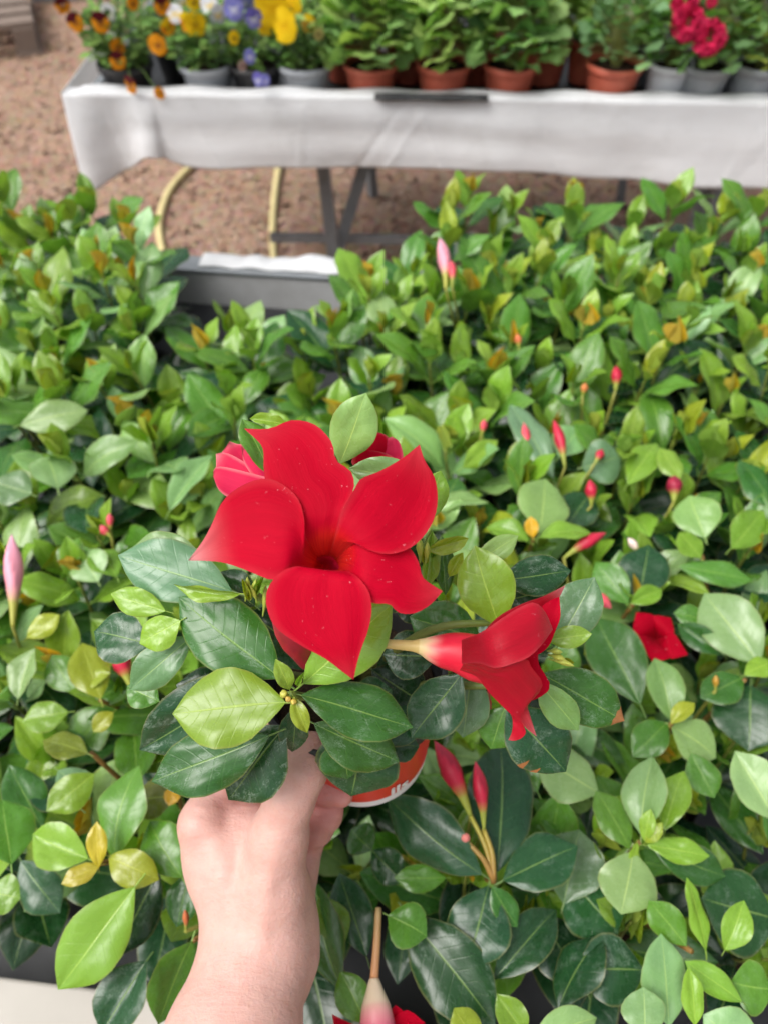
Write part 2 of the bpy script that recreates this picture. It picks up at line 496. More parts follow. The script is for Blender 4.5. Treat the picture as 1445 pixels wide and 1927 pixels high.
def wood_chips():
    rnd = random.Random(11)
    mb = MB()
    n = 15000
    for k in range(n):
        y = 1.6 + 4.6 * rnd.random() ** 1.3
        hw = .35 + y * .42
        x = rnd.uniform(-hw - .1, hw * .75)
        z = .012 * math.sin(3.1 * x + 1.3 * y) * math.cos(2.3 * y - x) + rnd.uniform(.001, .010)
        s = rnd.choice((.006, .008, .011, .015, .021)) * rnd.uniform(.7, 1.2)
        rot = Matrix.Rotation(rnd.uniform(0, 6.28), 3, 'Z') @ Matrix.Rotation(rnd.gauss(0, .35), 3, 'X') @ Matrix.Rotation(rnd.gauss(0, .35), 3, 'Y')
        v, f = box_vf((x, y, z), s * rnd.uniform(.9, 1.8), s * rnd.uniform(.35, .8), s * rnd.uniform(.15, .35), rot)
        g = rnd.random()
        c = (.33 + .22 * g * g, .205 + .18 * g * g, .145 + .14 * g * g, 1)
        if rnd.random() < .14: c = (.14, .085, .06, 1)
        if rnd.random() < .04: c = (.5, .38, .30, 1)
        mb.add(v, f, None, c)
    o = mb.obj('wood_chips', M_CHIP, None, False)
    tag(o, 'loose brown wood chips scattered over the ground', 'mulch', None, 'stuff')
wood_chips()

def hose(name, pix, label):
    pts = []
    for (x, y) in pix:
        p = PZ(x, y, .02); pts.append(p)
    r0 = empty(name, (pts[0].x, pts[0].y, 0), label, 'hose', 'yellow hoses on the mulch')
    v, f, uv = tube_vf(pts, [.0132] * len(pts), 12, 60)
    mesh_obj('hose_body', v, f, M_HOSE, r0, uv)
hose('garden_hose', [(470, 205), (425, 250), (372, 300), (322, 355), (302, 410), (303, 455), (318, 505), (345, 570), (395, 660)],
     'pale yellow hose curving left over the mulch under the rear bench')
hose('garden_hose', [(548, 200), (537, 250), (528, 300), (520, 350), (515, 400), (514, 450), (519, 505), (535, 580), (560, 670)],
     'pale yellow hose running straight past the crossbar of the steel trestle')

# wooden pallet and grey block in the far corner
def pallet():
    c = PZ(-10, 40, .06)
    r0 = empty('wooden_pallet', (c.x, c.y, 0), 'weathered wooden pallet lying on the mulch in the far corner', 'pallet')
    rot = Matrix.Rotation(math.radians(20), 3, 'Z')
    for i in range(5):
        v, f = box_vf(Vector((c.x, c.y, .135)) + rot @ Vector((-.30, (i - 2) * .155, 0)), 1.0, .11, .022, rot)
        mesh_obj('plank', v, f, M_WOOD, r0, smooth=False)
    for i in (-1, 0, 1):
        v, f = box_vf(Vector((c.x, c.y, .072)) + rot @ Vector((-.30 + i * .44, 0, 0)), .10, .76, .10, rot)
        mesh_obj('bearer', v, f, M_WOOD, r0, smooth=False)
        v, f = box_vf(Vector((c.x, c.y, .011)) + rot @ Vector((-.30 + i * .44, 0, 0)), .12, .78, .02, rot)
        mesh_obj('bottom_board', v, f, M_WOOD, r0, smooth=False)
pallet()
def block():
    c = PZ(105, 8, .0)
    v, f = box_vf((c.x + .02, c.y + .12, .09), .34, .22, .18, Matrix.Rotation(.15, 3, 'Z'))
    o = mesh_obj('concrete_block', [Vector(p) - Vector((c.x, c.y, 0)) for p in v], f, M_CONC, None, smooth=False)
    o.location = (c.x, c.y, 0)
    bv = o.modifiers.new('bevel', 'BEVEL'); bv.width = .012; bv.segments = 2
    tag(o, 'grey concrete block beside the pallet at the far edge', 'block')
block()

# ------------------------------------------------------------------ rear bench
RB_Z = .80
ra, rb = PZ(150, 172, RB_Z), PZ(1445, 189, RB_Z)
rdir = (rb - ra); rdir.z = 0; rdir.normalize()
rnor = Vector((-rdir.y, rdir.x, 0))           # away from the camera
def RBP(s, t, z): 
    p = ra + rdir * s + rnor * t
    return Vector((p.x, p.y, z))
RB_LEN, RB_DEP = 2.5, 1.15
def rear_bench():
    c = RBP(.8, .5, 0)
    r0 = empty('display_bench', (c.x, c.y, 0), 'long steel trestle bench carrying the flower pots, draped in white fleece', 'bench')
    mb = MB()
    rz = math.atan2(rdir.y, rdir.x); rot = Matrix.Rotation(rz, 3, 'Z')
    v, f = box_vf(RBP(RB_LEN / 2 + .01, RB_DEP / 2, .738), RB_LEN - .02, RB_DEP - .03, .02, rot)
    mesh_obj('table_top', v, f, M_LINER, r0, smooth=False)
    for nm, s, t, L, W in (('front_rail', RB_LEN / 2, .012, RB_LEN, .02), ('back_rail', RB_LEN / 2, RB_DEP - .012, RB_LEN, .02)):
        v, f = box_vf(RBP(s, t, .762), L - .03, W, .066, rot)
        mesh_obj(nm, v, f, M_METAL, r0, smooth=False)
    for s in (.018, RB_LEN - .018):
        v, f = box_vf(RBP(s, RB_DEP / 2, .760), .02, RB_DEP - .06, .062, rot)
        mesh_obj('end_rail', v, f, M_METAL, r0, smooth=False)
    # trestles placed from the photograph: front leg, cross leg, crossbar
    for k, ds in enumerate((0.0, .93)):
        a = RBP(.55 + ds, .06, .726); 
        a = PY(612, 300, RBP(.55, .07, 0).y) + rdir * ds; a.z = .726
        b = PY(640, 505, a.y + .02) + rdir * ds
        bb = a + (b - a) * ((0 - a.z) / (b.z - a.z))
        L = MB(); v, f = bar_vf(a, bb, .032, .006, Vector((1, 0, 0))); L.add(v, f)
        v, f = bar_vf(a + Vector((-.014, .017, 0)), bb + Vector((-.014, .017, 0)), .006, .034, Vector((1, 0, 0))); L.add(v, f)
        L.obj('leg', M_METAL, r0, False)
        a2 = a + rdir * .02 + rnor * .98
        b2 = bb + rdir * .03 + rnor * .98
        L = MB(); v, f = bar_vf(a2, b2, .032, .032); L.add(v, f); L.obj('leg', M_METAL, r0, False)
        m = a + (bb - a) * .50
        br = a + rdir * .15 + rnor * .20; br.z = .726
        L = MB(); v, f = bar_vf(m + rnor * .03, br, .03, .012, Vector((0, 1, 0))); L.add(v, f); L.obj('brace', M_METAL, r0, False)
        q = a + (bb - a) * .475 
        L = MB(); v, f = bar_vf(q - rdir * .185 + rnor * .045, q + rdir * .42 + rnor * .045, .012, .024); L.add(v, f)
        L.obj('crossbar', M_METAL, r0, False)
rear_bench()

def cloth_sheet():
    """white fleece: short lap on the top of the rail and the hanging front, a flap round the left end"""
    rnd = random.Random(3)
    ns, nt = 420, 30
    vs, uv = [], []
    crs = [(rnd.uniform(0, RB_LEN), rnd.uniform(-.12, .12), rnd.uniform(.003, .008), rnd.uniform(-.0026, .0026)) for _ in range(34)]
    for i in range(ns + 1):
        s = -.035 + (RB_LEN + .03) * i / ns
        # hem height from the photograph: 0.20 drop, deeper to the right, corner flap at the left
        drop = .150 + .022 * min(1, max(0, (s - .9) / .5)) + .003 * math.sin(s * 5) + .0015 * math.sin(s * 23 + 1)
        corner = max(0, 1 - (s + .035) / .16)
        drop += .06 * corner ** 1.1 - .028 * math.exp(-((s - .135) / .045) ** 2)
        for j in range(nt + 1):
            q = j / nt
            if q < .16:                                  # lap over the rail
                t = .03 - .042 * (q / .16); z = RB_Z + .002 + .003 * math.sin(s * 31) * (1 - q / .16)
                if s < .0: z -= .004
            else:
                w = (q - .16) / .84
                t = -.012 - .02 * w + .004 * w * math.sin(s * 11 + 1.2 * w) + .003 * w * math.sin(s * 29 - w * 3) + .008 * w * math.sin(s * 3.1) + .0012 * math.sin(w * 3.1) * math.sin(s * 19 + 2 * math.sin(s * 6) + w)
                for (c_, k_, w_, a_) in crs:
                    q_ = (s - c_ - k_ * w) / w_
                    if abs(q_) < 3: t += a_ * math.exp(-q_ * q_) * (.3 + .7 * w)
                t += .0015 * math.sin(w * 13 + 1.5 * math.sin(s * 3.3)) * (.4 + .6 * math.sin(s * 2.1) ** 2)
                if s < .16:
                    t += .022 * math.sin((s - .02) * 40) * w
                z = RB_Z - drop * w
            p = RBP(s, t, z)
            vs.append(p); uv.append((i / ns, q))
    fs = []
    w = nt + 1
    for i in range(ns):
        for j in range(nt):
            fs.append((i * w + j, i * w + j + 1, (i + 1) * w + j + 1, (i + 1) * w + j))
    c = RBP(.8, 0, RB_Z)
    r0 = empty('fleece_cloth', c, 'white fleece sheet hanging along the front edge of the rear bench', 'cloth')
    o = mesh_obj('front_drape', vs, fs, M_CLOTH, r0, uv)
    sd = o.modifiers.new('thick', 'SOLIDIFY'); sd.thickness = .0012
    # left end flap
    vs = []; n2 = 30
    for i in range(n2 + 1):
        t = -.014 + .5 * i / n2
        drop = .21 - .04 * min(1, i / 8) + .01 * math.sin(t * 20)
        for j in range(nt + 1):
            w2 = j / nt
            p = RBP(-.036 - .012 * w2 + .012 * w2 * math.sin(t * 17), t, RB_Z + .001 - drop * w2)
            vs.append(p)
    fs = [(i * (nt + 1) + j, (i + 1) * (nt + 1) + j, (i + 1) * (nt + 1) + j + 1, i * (nt + 1) + j + 1) for i in range(n2) for j in range(nt)]
    o = mesh_obj('end_drape', vs, fs, M_CLOTH, r0)
    sd = o.modifiers.new('thick', 'SOLIDIFY'); sd.thickness = .0012
    # black liner strip lapping over the edge
    a, b = PZ(706, 180, RB_Z), PZ(916, 183, RB_Z)
    sa, sb = (a - ra).dot(rdir), (b - ra).dot(rdir)
    vs = []
    for i in range(13):
        s = sa + (sb - sa) * i / 12
        vs += [RBP(s, -.004, RB_Z + .007), RBP(s, -.014, RB_Z + .008), RBP(s, -.0225, RB_Z + .004), RBP(s, -.0235, RB_Z - .001 - .001 * math.sin(i))]
    fs = [(i * 4 + j, i * 4 + j + 1, i * 4 + j + 5, i * 4 + j + 4) for i in range(12) for j in range(3)]
    r1 = empty('liner_strip', RBP((sa + sb) / 2, .02, RB_Z), 'black plastic liner lapping over the rear bench edge below the terracotta pots', 'liner')
    o = mesh_obj('sheet', vs, fs, M_LINER, r1); sd = o.modifiers.new('thick', 'SOLIDIFY'); sd.thickness = .002
cloth_sheet()

# ------------------------------------------------------------------ leaves
LT = [0, .05, .15, .30, .45, .60, .75, .86, .93, .97, 1.0]
LW = [0.03, .20, .50, .84, .99, 1.0, .83, .54, .27, .10, 0.0]
def leaf_mesh(name, fold, bend, twist, wave, seed, asym=0., nl=16, nw=6, wscale=1.0, round_=0.):
    """unit leaf: base at the origin, tip at y = 1, half width .5, upper face +z"""
    rnd = random.Random(seed)
    vs, uv, fs = [], [], []
    ts = np.linspace(0, 1, nl + 1) ** .95
    p1, p2 = rnd.uniform(0, 6), rnd.uniform(0, 6)
    for t in ts:
        w = .5 * float(np.interp(t, LT, LW))
        if round_: w = (1 - round_) * w + round_ * .5 * math.sin(math.pi * min(1, t ** .8)) ** .6
        for j in range(nw + 1):
            u = -1 + 2 * j / nw
            x = u * w * (1 + asym * u)
            z = fold * abs(u) ** 1.3 * w * 2 - .10 * fold * math.exp(-(u / .12) ** 2) + bend * (-(t - .35) ** 2 + .1225) + wave * w * 2 * math.sin(t * 11 + p1 + (p2 if u > 0 else 0)) * abs(u) ** 2
            z += -.10 * w * 2 * max(0, abs(u) - .6) ** 2 * 3
            z += twist * u * w * (t - .3)
            y = t + .02 * math.sin(t * 7 + p1) * 0
            xs = .03 * math.sin(t * 3.1 + p2) * t
            vs.append((x + xs, y, z)); uv.append((j / nw, t))
    for i in range(nl):
        for j in range(nw):
            a = i * (nw + 1) + j
            fs.append((a, a + 1, a + nw + 2, a + nw + 1))
    # petiole
    k = len(vs)
    for (yy, r, zz) in ((-.13, .016, -.03), (-.05, .015, -.008), (.03, .014, .0)):
        for q in range(4):
            a = q * math.pi / 2
            vs.append((r * math.cos(a), yy, zz - .012 + r * math.sin(a))); uv.append((.5, .02))
    for s in range(2):
        for q in range(4):
            fs.append((k + s * 4 + q, k + s * 4 + (q + 1) % 4, k + (s + 1) * 4 + (q + 1) % 4, k + (s + 1) * 4 + q))
    return build_mesh(name, vs, fs, M_LEAF, uv)

LEAVES = []
for i, (fo, be, tw, wa, asy) in enumerate([(.05, .30, .0, .03, .0), (.10, .45, .12, .03, .04), (.03, .20, -.12, .04, -.04), (.14, .55, .08, .025, .03),
                                          (.07, .10, .15, .04, .0), (.09, .65, -.15, .03, -.05), (.18, .35, .15, .03, .0), (.05, .50, .10, .05, .05),
                                          (.02, .28, .15, .045, .02), (.12, .25, -.18, .035, -.02)]):
    LEAVES.append(leaf_mesh('leaf_blade', fo, be, tw, wa, 100 + i, asy))
HELD_LEAVES = [leaf_mesh('held_leaf_blade', fo, be, tw, wa, 160 + i, asy, nl=22, nw=8) for i, (fo, be, tw, wa, asy) in enumerate([(.035, .14, .05, .035, .0), (.05, .2, .1, .03, .04), (.02, .12, -.1, .045, -.04), (.08, .3, .1, .03, .03), (.05, -.1, .15, .04, .0), (.06, .3, -.12, .04, -.05), (.16, .2, .15, .04, .0)])]
LEAF_ROUND = [leaf_mesh('round_leaf_blade', .08, .25, .1 * (-1) ** i, .05, 130 + i, 0, round_=.7) for i in range(3)]
LEAF_YOUNG = [leaf_mesh('young_leaf_blade', .5, -.3 + .4 * i, .2, .02, 140 + i, 0, nl=10, nw=4) for i in range(3)]

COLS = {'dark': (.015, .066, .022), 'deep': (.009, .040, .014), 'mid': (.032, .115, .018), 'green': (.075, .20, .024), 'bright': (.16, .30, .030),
        'pale': (.19, .34, .12), 'grey': (.10, .20, .10), 'yellow': (.24, .31, .022), 'lime': (.17, .31, .03), 'orange': (.44, .29, .02), 'olive': (.13, .17, .018), 'amber': (.34, .29, .022)}  # pale has a greyish sky sheen mixed into its green

def leaf_color(c, dust=.25, rnd=RNG, jit=.18):
    b = COLS[c] if isinstance(c, str) else c
    f = 1 + rnd.uniform(-jit, jit)
    return (b[0] * f * (1 + rnd.uniform(-.12, .12)), b[1] * f, b[2] * f * (1 + rnd.uniform(-.2, .2)), dust)

def leaf_matrix(base, tip, width, normal, roll=0.):
    base, tip = Vector(base), Vector(tip)
    y = tip - base; L = y.length; y.normalize()
    n = Vector(normal); n = n - y * n.dot(y)
    if n.length < 1e-4: n = y.orthogonal()
    n.normalize()
    if roll: n = Matrix.Rotation(roll, 3, y) @ n
    x = y.cross(n)
    m = Matrix(((x.x * width, y.x * L, n.x * L, base.x), (x.y * width, y.y * L, n.y * L, base.y), (x.z * width, y.z * L, n.z * L, base.z), (0, 0, 0, 1)))
    return m

def add_leaf(parent, base, tip, width, normal, color, me=None, roll=0., dust=.25, rnd=RNG, name='leaf', label=None):
    me = me or rnd.choice(LEAVES)
    o = link(name, me, parent, leaf_matrix(base, tip, width, normal, roll), leaf_color(color, dust, rnd))
    if label: o['label'] = label
    return o

def facing(p, up=.55):
    """a normal between straight up and the direction to the light above the camera"""
    v = (CAM - Vector(p)).normalized()
    return (v * (1 - up) + Vector((0, 0, 1)) * up).normalized()

# ------------------------------------------------------------------ buds and small flowers
def bud_vf(base, tip, r, stalk=.3, twist=.0, green=(.30, .34, .05), body=(.60, .02, .06), tipc=None, n=18):
    base, tip = Vector(base), Vector(tip)
    ax = tip - base; L = ax.length
    prof = [(0, .20), (stalk * .45, .34), (stalk * .8, .46), (stalk, .56), (stalk + (1 - stalk) * .18, .78), (stalk + (1 - stalk) * .38, 1.0), (stalk + (1 - stalk) * .58, .92),
            (stalk + (1 - stalk) * .76, .60), (stalk + (1 - stalk) * .90, .26), (1, .02)]
    side = ax.orthogonal().normalized()
    pts = [base + ax * t + side * (.04 * L * math.sin(t * 3)) for t, _ in prof]
    v, f, uv = tube_vf(pts, [q * r for _, q in prof], n, 26)
    tipc = tipc or tuple(min(1, c * 1.1 + .03) for c in body)
    cols = []
    for (a, t) in uv:
        g = max(0, min(1, (t - stalk * .75) / .22))
        sw = ((a * 3 + t * 1.6) % 1.0)
        w = max(0, (t - .6) / .4)
        c = [green[i] * (1 - g) + (body[i] * (1 - w) + tipc[i] * w) * (.72 + .45 * sw) * g for i in range(3)]
        cols.append((*c, 1))
    # twisted petal seams
    for r_ in range(len(v) // n):
        cen = sum((Vector(q) for q in v[r_ * n:(r_ + 1) * n]), Vector()) / n
        for k_ in range(n):
            a_, t_ = uv[r_ * n + k_]
            g_ = max(0, t_ - stalk)
            ph_ = (a_ * 3 + t_ * 1.6) % 1.0
            v[r_ * n + k_] = cen + (Vector(v[r_ * n + k_]) - cen) * (1 + (.16 * (ph_ - .5)) * min(1, g_ * 5))
    return v, f, uv, cols

def add_bud(parent, base, tip, r, name='bud', **kw):
    v, f, uv, cols = bud_vf(base, tip, r, **kw)
    return mesh_obj(name, v, f, M_TINT, parent, uv, cols)

def stem_obj(parent, pts, radii, color=(.10, .16, .03), name='stem', n=6, steps=None, color2=None):
    v, f, uv = tube_vf(pts, radii, n, steps)
    c2 = color2 or color
    cols = [tuple(color[i] * (1 - t) + c2[i] * t for i in range(3)) + (1,) for _, t in uv]
    return mesh_obj(name, v, f, M_TINT, parent, uv, cols)

def patch_vf(L, R, n=18, m=10, bulge=0., wav=0., seed=0, inv=None, fadetip=0., thr=0., curl=0., edge_fade_glint=0., flute=0.):
    """a petal spanned between its two edges (3-D polylines from throat to tip)"""
    rnd = random.Random(seed); ph = rnd.uniform(0, 6)
    def resample(pts, n):
        pts = np.array([tuple(p) for p in pts], dtype=float)
        c = np.array(catmull(pts, 80))
        s = np.concatenate([[0], np.cumsum(np.linalg.norm(np.diff(c, axis=0), axis=1))]); s /= s[-1]
        return np.stack([np.interp(np.linspace(0, 1, n), s, c[:, k]) for k in range(3)], 1)
    A, B = resample(L, n + 1), resample(R, n + 1)
    vs, uv, cols = [], [], []
    for i in range(n + 1):
        t = i / n
        for j in range(m + 1):
            s = j / m
            p = Vector(A[i] * (1 - s) + B[i] * s)
            d = (CAM - p).normalized()
            w = float(np.linalg.norm(B[i] - A[i]))
            p += d * (bulge * w * 4 * s * (1 - s) * min(1, t / .35) ** 1.5 * (1 - .6 * t) + wav * w * math.sin(s * 9 + t * 5 + ph) * t - curl * w * t * t * abs(2 * s - 1) ** 2 + flute * w * math.cos(s * math.pi * 6 + ph) * (1 - .5 * t))
            vs.append(p); uv.append((s, t))
            fd = fadetip * max(0, (t - .70) / .30) ** 2
            if edge_fade_glint: fd = max(fd, edge_fade_glint * max(0, abs(2 * s - 1) - .82) / .18)
            cols.append((min(1, fd), max(0, 1 - t / .34) * thr, 0, 1))
    fs = [(i * (m + 1) + j, i * (m + 1) + j + 1, (i + 1) * (m + 1) + j + 1, (i + 1) * (m + 1) + j) for i in range(n) for j in range(m)]
    # make the face that looks at the camera the front
    a, b, c = vs[fs[len(fs) // 2][0]], vs[fs[len(fs) // 2][1]], vs[fs[len(fs) // 2][2]]
    nrm = (b - a).cross(c - a)
    if nrm.dot(CAM - a) < 0: fs = [tuple(reversed(q)) for q in fs]
    if inv: fs = [tuple(reversed(q)) for q in fs]
    return vs, fs, uv, cols

# ------------------------------------------------------------------ near bench
FLOOR_Z, RIM_Z = .68, .74
nb_far = PZ(490, 516, RIM_Z); nb_near = PZ(95, 1880, RIM_Z)
yaw = math.radians(-6)
nd = Vector((math.cos(yaw), math.sin(yaw), 0)); nn = Vector((-nd.y, nd.x, 0))
NB_DEP = (nb_far - nb_near).dot(nn)
def NB(s, t, z):
    p = nb_near + nd * s + nn * t
    return Vector((p.x, p.y, z))
S0, S1 = -1.0, 1.35
def near_bench():
    c = NB(.2, NB_DEP / 2, 0)
    r0 = empty('growing_bench', (c.x, c.y, 0), 'shallow trough bench filled with rows of potted dipladenia', 'bench')
    rot = Matrix.Rotation(yaw, 3, 'Z')
    cs = (S0 + S1) / 2; Ls = S1 - S0
    v, f = box_vf(NB(cs, NB_DEP / 2, FLOOR_Z - .012), Ls - .02, NB_DEP - .02, .02, rot); mesh_obj('tray_floor', v, f, M_LINER, r0, smooth=False)
    for t, nm in ((0, 'near_side'), (NB_DEP, 'far_side')):
        v, f = box_vf(NB(cs, t, RIM_Z - .04), Ls, .016, .078, rot); o = mesh_obj(nm, v, f, M_TRAY if t else M_ALU, r0, smooth=False)
        v, f = box_vf(NB(cs, t + (.012 if t else -.012), RIM_Z + .004), Ls + .01, .045, .008, rot)
        o = mesh_obj('rim', v, f, M_ALU if not t else M_METAL, r0, smooth=False)
        b = o.modifiers.new('bevel', 'BEVEL'); b.width = .003; b.segments = 2
    for s in (S0, S1):
        v, f = box_vf(NB(s, NB_DEP / 2, RIM_Z - .04), .016, NB_DEP - .018, .076, rot); mesh_obj('end_side', v, f, M_METAL, r0, smooth=False)
    for s in (S0 + .25, S1 - .25):
        for t in (.1, NB_DEP - .1):
            v, f = box_vf(NB(s, t, (FLOOR_Z - .022) / 2), .04, .04, FLOOR_Z - .024, rot); mesh_obj('leg', v, f, M_METAL, r0, smooth=False)
    # fleece lying over the far rim
    ns = 60; vs = []
    sa = (PZ(378, 508, RIM_Z) - nb_near).dot(nd); sb = (PZ(775, 520, RIM_Z) - nb_near).dot(nd)
    for i in range(ns + 1):
        s = sa + (sb - sa) * i / ns
        hump = .010 * math.exp(-((i - 33) / 5) ** 2) + .001 * math.sin(i * .9)
        for (t, z) in ((-.002, RIM_Z + .0095), (.0, RIM_Z + .010), (.003, RIM_Z + .0105), (.012, RIM_Z + .0115 + hump), (.036, RIM_Z + .0105 + hump), (.042, RIM_Z - .01), (.044, RIM_Z - .08)):
            vs.append(NB(s, NB_DEP + t + .0015 * math.sin(i * .7 + z * 30), z + .001 + .001 * math.sin(i * .5)))
    fs = [(i * 7 + j, i * 7 + j + 1, i * 7 + j + 8, i * 7 + j + 7) for i in range(ns) for j in range(6)]
    r1 = empty('fleece_strip', NB((sa + sb) / 2, NB_DEP, RIM_Z), 'white fleece strip folded over the far rim of the near bench', 'cloth')
    o = mesh_obj('sheet', vs, fs, M_CLOTH, r1); sd = o.modifiers.new('thick', 'SOLIDIFY'); sd.thickness = .0012
near_bench()

def pot_prof(r, h, lip=.006):
    return [(r * .70, 0.0), (r * .72, .002), (r * .90, h - .016), (r * .965, h - .015), (r, h - .012), (r, h), (r - .003, h), (r * .93, h - .006), (r * .86, h - .02), (r * .80, h * .5)]
def add_pot(parent, c, r, h, mat, axis=Vector((0, 0, 1)), ribs=False, soil=True):
    pr = pot_prof(r, h)
    if ribs:
        lo = [(r * (.70 + .2 * q / 12) * (1 + (.008 if q % 2 else 0)), (h - .016) * q / 12) for q in range(13)]
        pr = lo + pr[3:]
    v, f, uv = lathe_vf(pr, c, axis, 32)
    f.append(tuple(range(31, -1, -1)))
    mesh_obj('pot', v, f, mat, parent, uv)
    if soil:
        v, f, uv = lathe_vf([(r * .87, h - .016), (r * .6, h - .012), (r * .25, h - .010), (.001, h - .009)], c, axis, 20, .02)
        mesh_obj('soil', v, f, M_SOIL, parent, uv)

# feature leaves and zones -------------------------------------------------
ORD = ['', 'first', 'second', 'third', 'fourth', 'fifth', 'sixth', 'seventh', 'eighth', 'ninth', 'tenth', 'eleventh', 'twelfth', 'thirteenth']
PLANTS = []
def canopy_top(p):
    y = p.y
    return float(np.interp(y, [.10, .25, .45, .7, .95, 1.15], [.885, .90, .925, .935, .93, .925]))

def filler_mesh(seed):
    rnd = random.Random(seed); mb = MB()
    return rnd

def bench_plant(c, label, rnd, top, nsh=8, spread=.062, leafscale=1.0, tone=0):
    r0 = empty('potted_dipladenia', c, label, 'potted plant', 'potted dipladenia rows on the near bench')
    add_pot(r0, c, .052, .088, M_BLACKPOT)
    pt = Vector((c.x, c.y, c.z + .08))
    PLANTS.append((r0, pt))
    a0 = rnd.uniform(0, 6.28)
    for k in range(nsh):
        a = a0 + 2.399 * k
        rr = spread * math.sqrt((k + .4) / nsh) * rnd.uniform(.8, 1.15)
        tipp = Vector((c.x + rr * math.cos(a), c.y + rr * math.sin(a), top - .015 * (rr / spread) ** 2 + rnd.uniform(-.05, .022)))
        b = pt + Vector((math.cos(a), math.sin(a), 0)) * .012
        mid = b.lerp(tipp, .5) + Vector((math.cos(a), math.sin(a), 0)) * .012 + Vector((rnd.gauss(0, .006), rnd.gauss(0, .006), 0))
        path = [Vector(q) for q in catmull([b, mid, tipp], 9)]
        stem_obj(r0, path, [.0024 - .0012 * i / 8 for i in range(9)], (.09, .07, .025), color2=(.16, .19, .03), n=5)
        seg = [(path[i + 1] - path[i]).length for i in range(8)]; Ltot = sum(seg)
        def at(dist):
            d = Ltot - dist
            for i, s_ in enumerate(seg):
                if d <= s_ or i == 7: return path[i].lerp(path[i + 1], max(0, min(1, d / s_)))
                d -= s_
        ang = rnd.uniform(0, 3.14)
        young = rnd.random()
        nodes = [(.000, .024, .26, 76), (.014, .043, .47, 60), (.036, .060, .51, 38), (.064, .068, .54, 16), (.098, .072, .56, 2)]
        if tone: nodes = [(a_, b_, c_ - .04, d_ + 9) for a_, b_, c_, d_ in nodes]
        for q, (dist, ln, wr, el) in enumerate(nodes):
            if dist > Ltot - .01: break
            p = at(dist); x = rnd.random()
            for side in (0, 1):
                aa = ang + q * math.pi / 2 + side * math.pi + rnd.gauss(0, .12)
                e = math.radians(el + rnd.gauss(0, 9))
                l = ln * rnd.uniform(.82, 1.2) * leafscale
                d = Vector((math.cos(aa) * math.cos(e), math.sin(aa) * math.cos(e), math.sin(e)))
                nrm = Vector((-math.cos(aa) * math.sin(e), -math.sin(aa) * math.sin(e), math.cos(e)))
                bs = p + d * l * .12
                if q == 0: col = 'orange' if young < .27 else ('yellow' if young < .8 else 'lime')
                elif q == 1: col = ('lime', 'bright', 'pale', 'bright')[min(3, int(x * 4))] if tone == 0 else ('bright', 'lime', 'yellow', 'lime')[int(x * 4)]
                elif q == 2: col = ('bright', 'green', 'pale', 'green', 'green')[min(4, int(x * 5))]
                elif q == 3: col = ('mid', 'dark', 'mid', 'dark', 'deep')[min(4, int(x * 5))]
                else: col = ('deep', 'deep', 'deep')[min(2, int(x * 3))]  # older leaves darker; lowest also shaded in colour to darken the gaps
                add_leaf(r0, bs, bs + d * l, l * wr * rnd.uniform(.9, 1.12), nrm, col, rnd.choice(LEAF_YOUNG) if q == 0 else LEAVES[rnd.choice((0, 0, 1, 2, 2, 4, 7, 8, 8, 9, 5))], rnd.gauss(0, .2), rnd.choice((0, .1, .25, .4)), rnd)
    # hidden lower leaves, one joined mass that nobody could count
    mb = MB()
    src = LEAVES[0]
    sv = np.array([v.co for v in src.vertices]); sf = [tuple(p.vertices) for p in src.polygons]
    return r0

def rows():
    rnd = random.Random(21)
    t = .105; row = 0
    SP = .122
    grid = []
    while t < NB_DEP - .05:
        row += 1
        lst = []
        for k in range(-9, 12):
            s = k * SP + (SP / 2 if row % 2 else 0) + .02
            p = NB(s + rnd.gauss(0, .006), t + rnd.gauss(0, .006), FLOOR_Z + .0)
            q = p - CAM
            dz = q.dot(F_)
            # canopy point in the picture
            qc = Vector((p.x, p.y, .88)) - CAM
            px = CX + FPX * qc.x / qc.dot(F_); py = CY - FPX * qc.dot(U_) / qc.dot(F_)
            if px < -70 or px > 1445 + 70: continue
            if py < 560 and 215 < px < 800: continue
            if py < 400 and px < 260: continue           # bare bench by the far rim
            if py < 660 and 280 < px < 690: continue
            if px < 190 and py > 1640: continue                 # bare corner at the bottom left
            if py > 2150: continue
            lst.append((px, py, p))
        lst.sort(key=lambda e: e[0])
        grid.append(lst)
        t += SP * .9
    n = len(grid)
    for r, lst in enumerate(grid):
        for i, (px, py, p) in enumerate(lst):
            left = i < len(lst) / 2
            idx = i + 1 if left else len(lst) - i
            side = 'left' if left else 'right'
            rn = ORD[r + 1] if r < n / 2 else ORD[n - r]
            end = 'front' if r < n / 2 else 'back'
            rowtxt = f'{rn} row from the {end}' if rn != 'first' else f'{end} row'
            pos = f'{ORD[idx]} from the {side}' if idx > 1 else f'at the {side} end'
            lab = f'leafy dipladenia {pos}, {rowtxt} of near bench'
            big = py < 540 and px < 260
            bench_plant(p, lab, rnd, canopy_top(p) + (-.055 if big else 0), nsh=5, leafscale=1.05 if py > 1100 else (1.3 if big else 1.17), tone=1 if px > 800 else 0)
rows()

def nearest_plant(p):
    return min(PLANTS, key=lambda e: (e[1].x - p[0]) ** 2 + (e[1].y - p[1]) ** 2)

